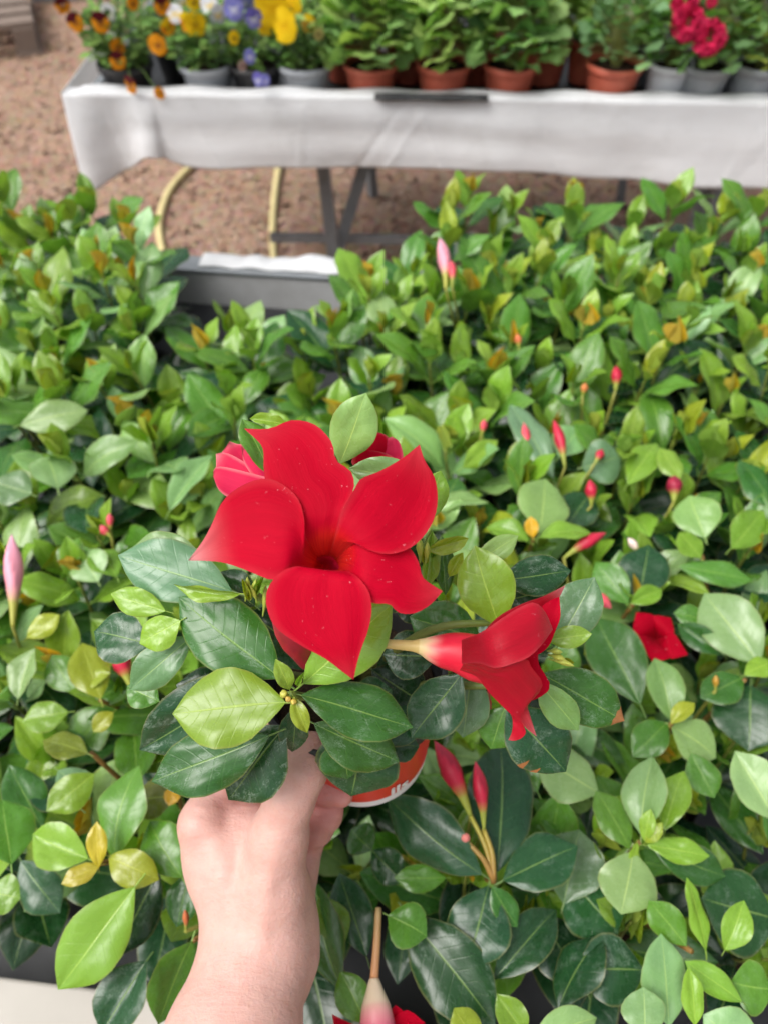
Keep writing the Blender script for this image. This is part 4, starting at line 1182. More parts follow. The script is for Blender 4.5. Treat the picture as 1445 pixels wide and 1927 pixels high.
# ---- large open flower
ZX = lambda p: (300 + p[0] / 2.408, 720 + p[1] / 2.408)
FC = ZX((770, 775))
FD = .300
def fl_depth(x, y, off=0., c=None):
    c = c or ZX((758, 828))
    r = math.hypot(x - c[0], y - c[1])
    return FD + .036 * math.exp(-(r / 42) ** 2) + .006 * (r / 230) ** 2 - .002 * math.exp(-((r - 105) / 55) ** 2) + .010 * ((y - FC[1]) / -260) + off
big = link('flower', None, held, Matrix.Translation(P(FC[0], FC[1], FD)))
big['label'] = 'large fully open crimson flower facing up'
def big_flower():
    petals = [  # left edge, right edge (zoomed tracing), depth offsets of the two edges
     ([(680, 770), (610, 660), (500, 500), (474, 395), (466, 290), (385, 208)], [(800, 705), (832, 575), (882, 480), (868, 402), (800, 350), (782, 270), (705, 190), (600, 170), (500, 208), (385, 208)], .0025, .002, .08, 'top'),
     ([(795, 700), (830, 580), (885, 480), (915, 435), (1000, 400), (1100, 342), (1178, 280)], [(882, 730), (930, 752), (1030, 778), (1130, 752), (1200, 692), (1246, 610), (1260, 520), (1246, 430), (1200, 350), (1178, 280)], .000, -.001, .08, 'r'),
     ([(872, 715), (1000, 735), (1115, 735), (1172, 810), (1192, 880), (1242, 920), (1283, 945)], [(838, 868), (900, 960), (970, 1000), (1042, 1004), (1082, 1042), (1150, 1046), (1222, 1010), (1283, 945)], .003, .0025, .08, 'lr'),
     ([(690, 845), (620, 832), (540, 868), (490, 940), (488, 1020), (530, 1110), (640, 1190), (750, 1250), (830, 1310), (880, 1347)], [(858, 855), (905, 888), (950, 950), (962, 1030), (947, 1120), (918, 1200), (897, 1270), (880, 1347)], -.001, -.0005, .06, 'b'),
     ([(665, 700), (658, 620), (637, 540), (592, 485), (512, 438), (430, 443), (340, 488), (280, 550), (240, 640), (200, 715), (132, 806)], [(690, 848), (600, 845), (548, 882), (500, 892), (400, 852), (300, 818), (220, 808), (132, 806)], -.0005, .0005, .75, 'l'),
    ]
    for k, (L, R, ol, orr, fade, nm) in enumerate(petals):
        zc = (757, 834)
        cc = ZX((770, 738)) if nm == 'b' else None
        k0 = .28
        if nm != 'b':
            L = [(zc[0] + k0 * (L[0][0] - zc[0]), zc[1] + k0 * (L[0][1] - zc[1]))] + L; R = [(zc[0] + k0 * (R[0][0] - zc[0]), zc[1] + k0 * (R[0][1] - zc[1]))] + R
        Lp = [P(*ZX(q), fl_depth(*ZX(q), ol, cc)) for q in L]
        Rp = [P(*ZX(q), fl_depth(*ZX(q), orr, cc)) for q in R]
        v, f, uv, cl = patch_vf(Lp, Rp, 34, 20, .018, .020, seed=k + 3, fadetip=fade, thr=0., curl=.015, edge_fade_glint=.04, flute=.007)
        if nm != 'b':
            for i_, p_ in enumerate(v):
                w_ = p_ - CAM; dd = w_.dot(F_)
                rx = CX + FPX * w_.x / dd - ZX((770, 775))[0]; ry = CY - FPX * w_.dot(U_) / dd - ZX((770, 775))[1]
                cl[i_] = (cl[i_][0], max(0., min(1., (56 - math.hypot(rx, ry)) / 20)), 0, 1)
        mesh_obj('petal', v, f, M_PETAL, big, uv, cl)
    # throat funnel and tube behind
    tc_ = ZX((757, 830))
    c0 = P(tc_[0], tc_[1], FD)
    ax = (P(tc_[0] - 6, tc_[1] + 22, FD + .05) - c0).normalized()
    rows_, n = [], 32
    prof = [(32, .023), (28, .025), (25, .028), (22, .031), (18, .034), (12, .037), (6, .039)]
    x = ax.cross(U_).normalized(); y = x.cross(ax)
    vs, fs, uv, cl = [], [], [], []
    for j, (r, h) in enumerate(prof):
        for k in range(n):
            a = 2 * math.pi * k / n
            rr = r * FD / FPX * (1 + .05 * math.cos(5 * a + .6))
            vs.append(c0 + ax * h + (x * math.cos(a) + y * math.sin(a)) * rr); uv.append((k / n, j / 6)); cl.append((0, .55 + .08 * j if j < 5 else .7, 0, 1))
    for j in range(len(prof) - 1):
        for k in range(n):
            fs.append((j * n + k, (j + 1) * n + k, (j + 1) * n + (k + 1) % n, j * n + (k + 1) % n))
    fs.append(tuple(reversed([(len(prof) - 1) * n + k for k in range(n)])))
    mesh_obj('throat', vs, fs, M_PETAL, big, uv, cl)
    # calyx stalk back to the plant
    e = c0 + ax * .040
    stem_obj(held, [e, e.lerp(POT_TOP, .5), POT_TOP + Vector((0, 0, .01))], [.0032, .002, .002], (.34, .34, .08), n=8, steps=10, name='flower_stalk')
big_flower()

# ---- trumpet flower seen from the side
SX = lambda p: (700 + p[0] / 2.676, 980 + p[1] / 2.676)
SD = .335
trumpet = link('flower', None, held, Matrix.Translation(P(*SX((450, 660)), SD)))
trumpet['label'] = 'red trumpet flower seen from the side, pointing right'
def side_flower():
    def q(p, d=0.): return P(*SX(p), SD + d)
    ctr = [(20, 618), (100, 622), (200, 630), (250, 634), (300, 644), (360, 655), (440, 665), (520, 690), (600, 715), (660, 730)]
    rad = [22, 24, 28, 42, 66, 88, 103, 118, 114, 88]
    v, f, uv = tube_vf([q(c) for c in ctr], [r / 2.676 * SD / FPX for r in rad], 28, 50)
    cl = []
    for a, t in uv:
        g = max(0, min(1, (t - .31) / .24)); s = .5 + .5 * math.sin(a * 2 * math.pi * 7)
        g = g * g * (3 - 2 * g); g = min(1, max(0, g + (s - .5) * .5 * g * (1 - g) * 2))
        a0 = (.60, .46, .16) if t < .3 else (.70, .58, .28)
        b0 = (.58, .006, .03)
        mid = (.75, .30, .28)
        c = [a0[i] * (1 - g) ** 2 + 2 * g * (1 - g) * mid[i] + b0[i] * g * g for i in range(3)]
        cl.append((*c, 1))
    mesh_obj('tube', v, f, make_tint_mat('trumpet_tube', .42, .4, .12, 130., .0005), trumpet, uv, cl)
    def patch(name, L, R, b=.1, fade=0., mat=M_PETAL_SIDE, wv=.02, seed=1, curl=0., fe=0., flute=0.):
        v, f, uv, cl = patch_vf([q(p[:2], p[2]) for p in L], [q(p[:2], p[2]) for p in R], 22, 12, b, wv, seed, fadetip=fade, curl=curl, edge_fade_glint=fe, flute=flute)
        o = mesh_obj(name, v, f, mat, trumpet, uv, cl)
        return o
    # far upper petal: outside strip and its inner face at the mouth
    patch('petal', [(545, 600, .0), (560, 560, .0), (640, 478, .006), (760, 415, .010), (860, 380, .012), (972, 324, .016)],
                   [(600, 640, .004), (700, 560, .010), (800, 480, .014), (870, 440, .018), (930, 400, .018), (972, 324, .016)], .05, .6, fe=.1)
    patch('petal', [(700, 560, .014), (800, 440, .016), (860, 385, .016), (900, 362, .017), (940, 350, .018)],
                   [(790, 700, .018), (880, 640, .016), (925, 545, .014), (946, 480, .014), (942, 395, .017)], -.08, .0, M_PETAL)
    # near rolled lobe, a faint gloss highlight painted along its edges
    patch('petal', [(450, 600, -.024), (550, 560, -.010), (650, 492, -.006), (740, 436, -.002), (818, 412, .0), (872, 462, .002), (908, 545, .004)],
                   [(450, 720, -.024), (540, 718, -.018), (620, 742, -.014), (705, 720, -.014), (785, 688, -.012), (850, 628, -.006), (908, 548, .004)], .12, .15, wv=.03, seed=4, fe=.06, flute=.012)
    # lower lobe
    patch('petal', [(470, 700, -.020), (560, 722, -.016), (640, 742, -.013), (765, 690, -.010), (805, 745, -.006), (852, 805, .0), (850, 852, .002), (800, 902, .004), (778, 922, .004), (800, 1000, .006), (827, 1086, .008)],
                   [(440, 752, -.012), (525, 785, -.008), (560, 830, -.006), (600, 880, -.004), (645, 925, -.002), (690, 968, .0), (730, 1000, .002), (760, 1030, .004), (790, 1058, .006), (827, 1086, .008)], .09, .35, wv=.045, seed=7, flute=.03)
    # petal behind, right of the mouth
    patch('petal', [(770, 700, .004), (815, 660, .004), (832, 650, .006), (838, 720, .008), (868, 772, .010), (892, 815, .012)],
                   [(740, 860, .012), (785, 905, .010), (830, 895, .010), (870, 870, .012), (888, 850, .012), (892, 815, .012)], .08, 0., M_PETAL, seed=9)
    # small curled tip hanging down
    patch('petal', [(655, 920, .006), (700, 985, .008), (706, 1030, .008), (700, 1070, .010), (684, 1104, .012)],
                   [(740, 990, .004), (755, 1020, .004), (772, 1066, .006), (750, 1095, .008), (715, 1108, .010), (684, 1104, .012)], .12, .2, seed=12)
side_flower()

# ---- two flowers half hidden behind the large one
def back_flowers():
    fl = link('flower', None, held, Matrix.Translation(P(455, 880, .372))); fl['label'] = 'half-closed pink red flower behind the large one, left'
    D = .372
    for (L, R, dl, dr, mat, fd) in (
        ([(500, 915), (470, 845), (445, 835), (432, 830)], [(500, 930), (440, 900), (410, 870), (432, 832)], .004, .002, M_PETAL_PINK, .5),
        ([(505, 900), (455, 866), (425, 852), (407, 854)], [(505, 935), (450, 930), (412, 905), (407, 856)], -.004, -.002, M_PETAL_PINK, .7),
        ([(510, 900), (430, 880), (405, 880), (402, 895)], [(510, 960), (450, 945), (415, 925), (402, 897)], -.008, -.006, M_PETAL_PINK, .2),
        ([(520, 870), (490, 838), (470, 832), (455, 838)], [(520, 930), (480, 900), (460, 870), (455, 840)], -.002, -.006, M_PETAL_PINK, .4)):
        v, f, uv, cl = patch_vf([P(x, y, D + dl) for x, y in L], [P(x, y, D + dr) for x, y in R], 14, 8, .15, .04, fadetip=fd, edge_fade_glint=.5)
        mesh_obj('petal', v, f, mat, fl, uv, cl)
    v, f, uv = tube_vf([P(510, 925, D), P(560, 960, D + .005), P(620, 1020, D + .01)], [.006, .005, .002], 12, 12)
    mesh_obj('tube', v, f, M_TINT, fl, uv, [(.55, .05, .08, 1)] * len(v))
    fl = link('flower', None, held, Matrix.Translation(P(710, 850, .375))); fl['label'] = 'red flower peeking out behind the large one, right'
    D = .375
    for (L, R, dl, dr, mat, fd) in (
        ([(690, 880), (670, 850), (690, 822), (706, 810)], [(730, 870), (738, 840), (728, 820), (706, 812)], .0, .002, M_PETAL, .2),
        ([(720, 872), (715, 838), (728, 826), (738, 821)], [(760, 870), (757, 848), (750, 830), (738, 822)], .002, .0, M_PETAL_PINK, .5),
        ([(680, 890), (662, 872), (668, 858), (690, 846)], [(750, 880), (740, 860), (715, 850), (690, 848)], -.006, -.004, M_PETAL, .0)):
        v, f, uv, cl = patch_vf([P(x, y, D + dl) for x, y in L], [P(x, y, D + dr) for x, y in R], 12, 8, .15, .04, fadetip=fd, edge_fade_glint=.2)
        mesh_obj('petal', v, f, mat, fl, uv, cl)
    v, f, uv = tube_vf([P(712, 868, D), P(700, 930, D + .005), P(670, 1010, D + .01)], [.007, .005, .002], 12, 12)
    mesh_obj('tube', v, f, M_TINT, fl, uv, [(.5, .03, .06, 1)] * len(v))
back_flowers()

# ------------------------------------------------------------------ the hand
def surface_nets(f, org, h):
    nx, ny, nz = f.shape
    s = f < 0
    cells = np.zeros((nx - 1, ny - 1, nz - 1), dtype=np.int8)
    for dx in (0, 1):
        for dy in (0, 1):
            for dz in (0, 1):
                cells += s[dx:nx - 1 + dx, dy:ny - 1 + dy, dz:nz - 1 + dz]
    act = (cells > 0) & (cells < 8)
    idx = -np.ones(cells.shape, dtype=np.int64)
    ii = np.argwhere(act); idx[act] = np.arange(len(ii))
    acc = np.zeros((len(ii), 3)); cnt = np.zeros(len(ii))
    cor = [(a, b, c) for a in (0, 1) for b in (0, 1) for c in (0, 1)]
    for p in cor:
        for q in cor:
            if p < q and sum(abs(np.subtract(p, q))) == 1:
                fa = f[ii[:, 0] + p[0], ii[:, 1] + p[1], ii[:, 2] + p[2]]; fb = f[ii[:, 0] + q[0], ii[:, 1] + q[1], ii[:, 2] + q[2]]
                m = (fa < 0) != (fb < 0)
                t = np.where(m, fa / np.where(fa == fb, 1, fa - fb), 0)[:, None]
                acc += np.where(m[:, None], np.array(p) + t * (np.array(q) - np.array(p)), 0); cnt += m
    verts = org + h * (ii + acc / cnt[:, None])
    faces = []
    for ax in range(3):
        sl0 = [slice(None)] * 3; sl1 = [slice(None)] * 3
        sl0[ax] = slice(0, -1); sl1[ax] = slice(1, None)
        ch = s[tuple(sl0)] != s[tuple(sl1)]
        e = np.argwhere(ch)
        b, c = (ax + 1) % 3, (ax + 2) % 3
        ok = (e[:, b] > 0) & (e[:, c] > 0) & (e[:, b] < f.shape[b] - 1) & (e[:, c] < f.shape[c] - 1)
        e = e[ok]
        def g(db, dc):
            k = e.copy(); k[:, b] += db; k[:, c] += dc
            return idx[k[:, 0], k[:, 1], k[:, 2]]
        qd = np.stack([g(-1, -1), g(0, -1), g(0, 0), g(-1, 0)], 1)
        fl = s[e[:, 0], e[:, 1], e[:, 2]]
        qd = np.where(fl[:, None], qd, qd[:, ::-1])
        faces.append(qd)
    return verts, np.concatenate(faces)

def person_hand():
    def A(x, y, d): return np.array(P(x, y, d))
    h = .0014
    # bone chains: (point, radius) pairs, blend radius
    chains = [
     # forearm, wrist: two side by side bones make the oval section
     ([(A(395, 2420, .335) + np.array([-.03, -.22, .0]), .041), (A(395, 2420, .335), .037), (A(420, 2150, .372), .035), (A(432, 1960, .405), .0325), (A(470, 1800, .428), .0255), (A(478, 1720, .438), .024)], .012),
     ([(A(440, 2420, .335) + np.array([-.03, -.22, .0]), .040), (A(440, 2420, .335), .035), (A(445, 2150, .372), .032), (A(452, 1960, .405), .0285), (A(498, 1800, .430), .0235), (A(500, 1720, .438), .0225)], .010),
     # back of the hand: metacarpals fanning to the knuckles
     ([(A(478, 1730, .440), .024), (A(432, 1620, .444), .023), (A(392, 1552, .447), .0165)], .014),
     ([(A(490, 1730, .446), .023), (A(455, 1620, .458), .022), (A(420, 1545, .468), .0160)], .014),
     ([(A(510, 1730, .452), .021), (A(490, 1620, .472), .020), (A(455, 1550, .488), .0150)], .014),
     ([(A(520, 1730, .456), .019), (A(520, 1625, .484), .018), (A(495, 1560, .502), .0140)], .014),
     # thumb: heel, metacarpal, two joints
     ([(A(512, 1770, .430), .0205), (A(514, 1670, .425), .0180), (A(524, 1575, .416), .0150), (A(546, 1500, .408), .0122), (A(572, 1446, .406), .0114), (A(586, 1412, .408), .0100)], .008),
     # web between thumb and forefinger
     ([(A(430, 1600, .448), .0170), (A(472, 1572, .447), .0140), (A(510, 1585, .436), .0130)], .012),
     # ball of the thumb at the right of the wrist
     ([(A(545, 1850, .436), .0115), (A(550, 1800, .438), .0122), (A(544, 1745, .440), .0125), (A(532, 1665, .44), .0150)], .010),
     # index finger going up behind the leaves and round the pot
     ([(A(388, 1550, .445), .0140), (A(420, 1470, .462), .0112), (A(480, 1400, .474), .0100), (A(530, 1350, .480), .0090)], .006),
     # middle finger, round the far side
     ([(A(420, 1545, .468), .0130), (A(445, 1450, .492), .0112), (A(480, 1385, .515), .0100), (A(520, 1310, .530), .0090)], .005),
     # ring finger, under the pot, its tip showing at the right
     ([(A(455, 1550, .488), .0125), (A(510, 1500, .486), .0115), (A(578, 1476, .458), .0110), (A(618, 1484, .449), .0098), (A(642, 1497, .446), .0070)], .003),
     # little finger folded below it
     ([(A(495, 1560, .502), .0120), (A(545, 1590, .492), .0120), (A(592, 1558, .466), .0112), (A(614, 1534, .458), .0095), (A(622, 1522, .456), .0078)], .003),
     # fleshy edge of the palm
     ([(A(530, 1700, .462), .0165), (A(548, 1630, .474), .0145), (A(572, 1580, .478), .0115)], .009),
     # tendons and the knuckle
     ([(A(492, 1770, .4110), .0030), (A(504, 1660, .4080), .0032), (A(520, 1580, .4030), .0028)], .006),
     ([(A(455, 1740, .4170), .0028), (A(425, 1640, .4235), .0028), (A(398, 1565, .4310), .0030)], .008),
     ([(A(374, 1552, .434), .0085), (A(380, 1545, .436), .0085)], .009),
    ]
    # creases: thumb web, wrist folds, knuckle of the thumb
    grooves = [
     ([(A(432, 1505, .432), .0022), (A(455, 1530, .428), .0022), (A(480, 1562, .424), .0012)], .006),
     ([(A(536, 1488, .4000), .0009), (A(556, 1496, .3985), .0009)], .003),
     ([(A(538, 1500, .4005), .0009), (A(560, 1508, .3990), .0009)], .003),
    ]
    pts = np.array([p for ch, _ in chains for p, _ in ch])
    lo, hi = pts.min(0) - .048, pts.max(0) + .048
    # crop the far end of the forearm well outside the frame
    n = np.ceil((hi - lo) / h).astype(int)
    gx, gy, gz = [lo[k] + h * np.arange(n[k]) for k in range(3)]
    f = np.full(n, 1.0, dtype=np.float32)
    def smin(a, b, k):
        hh = np.clip(.5 + .5 * (b - a) / k, 0, 1)
        return b * (1 - hh) + a * hh - k * hh * (1 - hh)
    for ch, k in chains:
        cf = None
        for (p, r), (q, s) in zip(ch[:-1], ch[1:]):
            bl = np.minimum(p - r, q - s) - .035; bh = np.maximum(p + r, q + s) + .035
            i0 = np.maximum(0, np.floor((bl - lo) / h).astype(int)); i1 = np.minimum(n, np.ceil((bh - lo) / h).astype(int))
            X, Y, Z = np.meshgrid(gx[i0[0]:i1[0]], gy[i0[1]:i1[1]], gz[i0[2]:i1[2]], indexing='ij')
            d = q - p; L2 = d @ d
            t = np.clip(((X - p[0]) * d[0] + (Y - p[1]) * d[1] + (Z - p[2]) * d[2]) / L2, 0, 1)
            ds = np.sqrt((X - p[0] - t * d[0]) ** 2 + (Y - p[1] - t * d[1]) ** 2 + (Z - p[2] - t * d[2]) ** 2) - (r + (s - r) * t)
            sub = f[i0[0]:i1[0], i0[1]:i1[1], i0[2]:i1[2]]
            f[i0[0]:i1[0], i0[1]:i1[1], i0[2]:i1[2]] = smin(sub, ds.astype(np.float32), k)
    for ch, k in grooves:
        for (p, r), (q, s) in zip(ch[:-1], ch[1:]):
            bl = np.minimum(p - r, q - s) - .015; bh = np.maximum(p + r, q + s) + .015
            i0 = np.maximum(0, np.floor((bl - lo) / h).astype(int)); i1 = np.minimum(n, np.ceil((bh - lo) / h).astype(int))
            X, Y, Z = np.meshgrid(gx[i0[0]:i1[0]], gy[i0[1]:i1[1]], gz[i0[2]:i1[2]], indexing='ij')
            d = q - p; L2 = d @ d
            t = np.clip(((X - p[0]) * d[0] + (Y - p[1]) * d[1] + (Z - p[2]) * d[2]) / L2, 0, 1)
            ds = np.sqrt((X - p[0] - t * d[0]) ** 2 + (Y - p[1] - t * d[1]) ** 2 + (Z - p[2] - t * d[2]) ** 2) - (r + (s - r) * t)
            sub = f[i0[0]:i1[0], i0[1]:i1[1], i0[2]:i1[2]]
            f[i0[0]:i1[0], i0[1]:i1[1], i0[2]:i1[2]] = -smin(-sub, ds.astype(np.float32), k)
    v, q = surface_nets(f, lo, h)
    q = [tuple(int(i) for i in r) for r in q if (r >= 0).all()]
    # colour: fingers and fingertips redder
    red = np.zeros(len(v))
    for c, r, a in ((A(610, 1482, .455), .026, 1.0), (A(600, 1550, .468), .024, .55), (A(584, 1412, .405), .014, .3), (A(440, 1500, .45), .02, .3), (A(372, 1560, .44), .018, .25)):
        red = np.maximum(red, a * np.exp(-(((v - c) ** 2).sum(1)) / r ** 2))
    loc = P(470, 1700, .44)
    cols = np.stack([red, red, red, np.ones(len(v))], 1)
    me = build_mesh('person', v - np.array(loc), q, M_SKIN, None, cols)
    o = bpy.data.objects.new('person', me); COL.objects.link(o); o.location = loc
    sm = o.modifiers.new('smooth', 'SMOOTH'); sm.iterations = 4; sm.factor = .5
    tag(o, 'bare forearm and hand reaching in from below, holding up the flowering pot', 'person')
person_hand()

# ------------------------------------------------------------------ potted flowers on the rear bench
def lobed_leaf(seed, lobes=5, n=40):
    rnd = random.Random(seed)
    vs, fs = [(0, 0, 0)], []
    for k in range(n):
        a = -2.75 + 5.5 * k / (n - 1)
        r = .62 + .24 * abs(math.cos(a * lobes / 2.2)) + .12 * abs(math.sin(a * lobes * 1.5 + seed))
        r *= 1 - .25 * (abs(a) / 2.75) ** 3
        vs.append((r * math.sin(a) * .62, .25 + r * math.cos(a) * .62, .10 * math.sin(a * 3 + seed) * r - .10 * r * r))
    for k in range(1, n): fs.append((0, k + 1, k))
    return vs, fs
def simple_leaf(): 
    return [(0, 0, 0), (-.22, .35, .05), (-.16, .75, .03), (0, 1, -.08), (.16, .75, .03), (.22, .35, .05), (0, .5, -.02)], [(0, 6, 1), (1, 6, 2), (2, 6, 3), (3, 6, 4), (4, 6, 5), (5, 6, 0)]

M_COLLEAF = None
def make_objcol_leaf(name):
    t = NT(name); oi = t.n('ObjectInfo'); tc = t.n('TexCoord')
    nz = t.noise(tc.outputs['Object'], 4.0, 4)
    col = t.mix(t.math('MULTIPLY', nz, .7), oi.outputs['Color'], t.mix(1.0, oi.outputs['Color'], (.55, .6, .55, 1), 'MULTIPLY'))
    b = t.bsdf(**{'Base Color': col, 'Roughness': .55, 'Specular IOR Level': .35, 'Normal': t.bump(nz, .3, .02)})
    tr = t.n('BsdfTranslucent'); t.set(tr, 'Color', t.mix(1.0, col, (1.2, 1.35, .6, 1), 'MULTIPLY'))
    mx = t.n('MixShader'); t.set(mx, 0, .38)
    t.t.links.new(b.outputs[0], mx.inputs[1]); t.t.links.new(tr.outputs[0], mx.inputs[2])
    return t.out(mx.outputs[0])
M_COLLEAF = make_objcol_leaf('matt_lobed_leaf')
LOBED = []
for i in range(4):
    v, f = lobed_leaf(i + 1, 5 if i % 2 else 4); LOBED.append(build_mesh('lobed_leaf_blade', v, f, M_COLLEAF))

def petal_fan(size, seed, wid=.8, n=9):
    """one rounded petal, base at the origin, along +y, cupped"""
    vs, fs = [(0, 0, 0)], []
    for k in range(n):
        a = -1.25 + 2.5 * k / (n - 1)
        vs.append((wid * .62 * math.sin(a) * size, (.42 + .58 * math.cos(a)) * size, .10 * size * math.cos(a * 2 + seed) ))
    vs.append((0, .55 * size, .04 * size))
    m = len(vs) - 1
    for k in range(1, n): fs.append((m, k + 1, k))
    fs += [(0, m, 1), (0, n, m)]
    return vs, fs

def pansy(parent, c, nrm, size, lower, upper, eye=(.10, .01, .01), spin=0.):
    c = Vector(c); z = Vector(nrm).normalized()
    up = Vector((0, 0, 1)) - z * z.z
    if up.length < .1: up = Vector((0, 1, 0)) - z * z.y
    up.normalize(); up = Matrix.Rotation(spin, 3, z) @ up
    x = up.cross(z)
    fl = link('flower', None, parent, Matrix.Translation(c))
    for k, (a, col, s) in enumerate(((.55, upper, 1.0), (-.55, upper, 1.0), (1.9, lower, .95), (-1.9, lower, .95), (math.pi, lower, 1.1))):
        v, f = petal_fan(size * s, k, 1.15)
        ca, sa = math.cos(a), math.sin(a)
        vv = []
        for (px, py, pz) in v:
            qx, qy = px * ca + py * sa, -px * sa + py * ca
            vv.append(c + x * qx + up * qy + z * (pz + .0012 * k))
        cols = []
        for (px, py, pz) in v:
            r = math.hypot(px, py) / size
            e = max(0, 1 - r / .5) if k >= 2 else 0
            cols.append(tuple(col[i] * (1 - e) + eye[i] * e for i in range(3)) + (1,))
        mesh_obj('petal', vv, f, M_SOFT, fl, None, cols)
    return fl

def rear_pot(px, py, rz, r, h, mat, name, label, group=None, ribs=True, base=.752):
    """px, py: picture position of the middle of the pot's rim"""
    row = 0 if py > 100 else 1
    Y = RBP((PZ(px, 150, RB_Z) - ra).dot(rdir), .085 + .135 * row, 0).y
    p = PY(px, 114 if row == 0 else 68, Y)
    loc = Vector((p.x, p.y, base))
    rz = p.z
    o = empty(name, loc, label, 'potted plant', group)
    add_pot(o, loc, r, rz - base, mat, ribs=ribs)
    return o, p

def columbine(px, py, label, mat, rnd, n=55, rad=.085, hgt=.15, cols=((.28, .47, .15), (.38, .56, .17), (.22, .38, .13), (.43, .58, .17)), size=.052, rz=.832, r=.062, base=.752):
    o, p = rear_pot(px, py, rz, r, .08, mat, 'potted_columbine', label, 'lobed-leaf plants on the rear bench', base=base)
    mb = MB()
    n = int(n * 1.45)
    for k in range(n):
        u = (k + .5) / n
        a = 2.399 * k + rnd.gauss(0, .2)
        el = math.asin(min(1, -.03 + 1.03 * u ** .85))
        s = rnd.uniform(.72, 1.05)
        d = Vector((math.cos(a) * math.cos(el) * rad * 1.1, math.sin(a) * math.cos(el) * rad * 1.1, .02 + math.sin(el) * hgt)) * s
        tip = p + d
        mid = p + Vector((d.x * .3, d.y * .3, d.z * .65))
        v, f, uv = tube_vf([p + Vector((d.x * .08, d.y * .08, -.012)), mid, tip], [.0011, .001, .0008], 4, 6, False)
        mb.add(v, f, uv, (.22, .24, .07, 1))
        dr = Vector((d.x, d.y, .02 + rnd.uniform(-.02, .03))).normalized()
        nr = Vector((d.x * 2.2, d.y * 2.2, hgt * 1.2)).normalized() + Vector((rnd.gauss(0, .3), rnd.gauss(0, .3), .2))
        L = size * rnd.uniform(.75, 1.25)
        c = rnd.choice(cols); fct = rnd.uniform(.75, 1.2)
        link('leaf', rnd.choice(LOBED), o, leaf_matrix(tip - dr * L * .2, tip + dr * L * .8, L, nr), (c[0] * fct, c[1] * fct, c[2] * fct, 1))
    s = mb.obj('leaf_stalks', M_TINT, o); s['kind'] = 'stuff'
    return o, p

def fine_foliage(o, p, rnd, n, rad, hgt, cols, leaf=.022):
    """small narrow leaves, too small to pick apart: one part"""
    mb = MB(); sv, sf = simple_leaf()
    for k in range(n):
        a = rnd.uniform(0, 6.283); u = rnd.random(); rr = rad * math.sqrt(rnd.random()) * min(1, .55 + 1.1 * u) * (1.0 - .25 * u)
        b = p + Vector((rr * math.cos(a), rr * math.sin(a), -.005 + hgt * u * rnd.uniform(.6, 1)))
        if u > .6: b.z -= .3 * (rr / rad) ** 2 * hgt * .5
        d = Vector((math.cos(a + rnd.gauss(0, .8)), math.sin(a + rnd.gauss(0, .8)), rnd.uniform(-.2, .9))).normalized()
        L = leaf * rnd.uniform(.7, 1.5)
        m = leaf_matrix(b, b + d * L, L * 1.1, Vector((rnd.gauss(0, .4), rnd.gauss(0, .4) - .3, 1)))
        c = rnd.choice(cols); fct = rnd.uniform(.6, 1.25)
        mb.add([m @ Vector(q) for q in sv], sf, None, (c[0] * fct, c[1] * fct, c[2] * fct, 1))
    for k in range(14):
        a = rnd.uniform(0, 6.28); rr = rad * .8 * rnd.random()
        t = p + Vector((rr * math.cos(a), rr * math.sin(a), hgt * rnd.uniform(.6, 1)))
        v, f, uv = tube_vf([p + Vector((rr * .3 * math.cos(a), rr * .3 * math.sin(a), -.01)), p.lerp(t, .6), t], [.0013, .0011, .0009], 4, 6, False)
        mb.add(v, f, uv, (.12, .2, .05, 1))
    f = mb.obj('foliage', M_FOL, o); f['kind'] = 'stuff'

def viola_plant(px, py, label, mat, rnd, flowers, cols=((.12, .26, .05), (.18, .34, .07), (.08, .18, .04), (.24, .38, .09)), n=420, rad=.085, hgt=.13, rz=.835, r=.062, name='potted_viola'):
    o, p = rear_pot(px, py, rz, r, .08, mat, name, label, 'violas and pansies on the rear bench')
    fine_foliage(o, p, rnd, n, rad, hgt, cols)
    for (fx, fy, dy, size, lower, upper, eye, spin) in flowers:
        c = PY(fx, fy, p.y - .05 + dy)
        nr = (CAM - c).normalized() + Vector((rnd.gauss(0, .35), -.1, -.35 + rnd.gauss(0, .25)))
        pansy(o, c, nr, size, lower, upper, eye, spin)
        stem_obj(o, [p, p.lerp(c, .5) + Vector((0, 0, .02)), c - Vector(nr).normalized() * .003], [.001, .001, .0009], (.14, .24, .05), n=4, steps=6, name='flower_stalk')
    return o, p

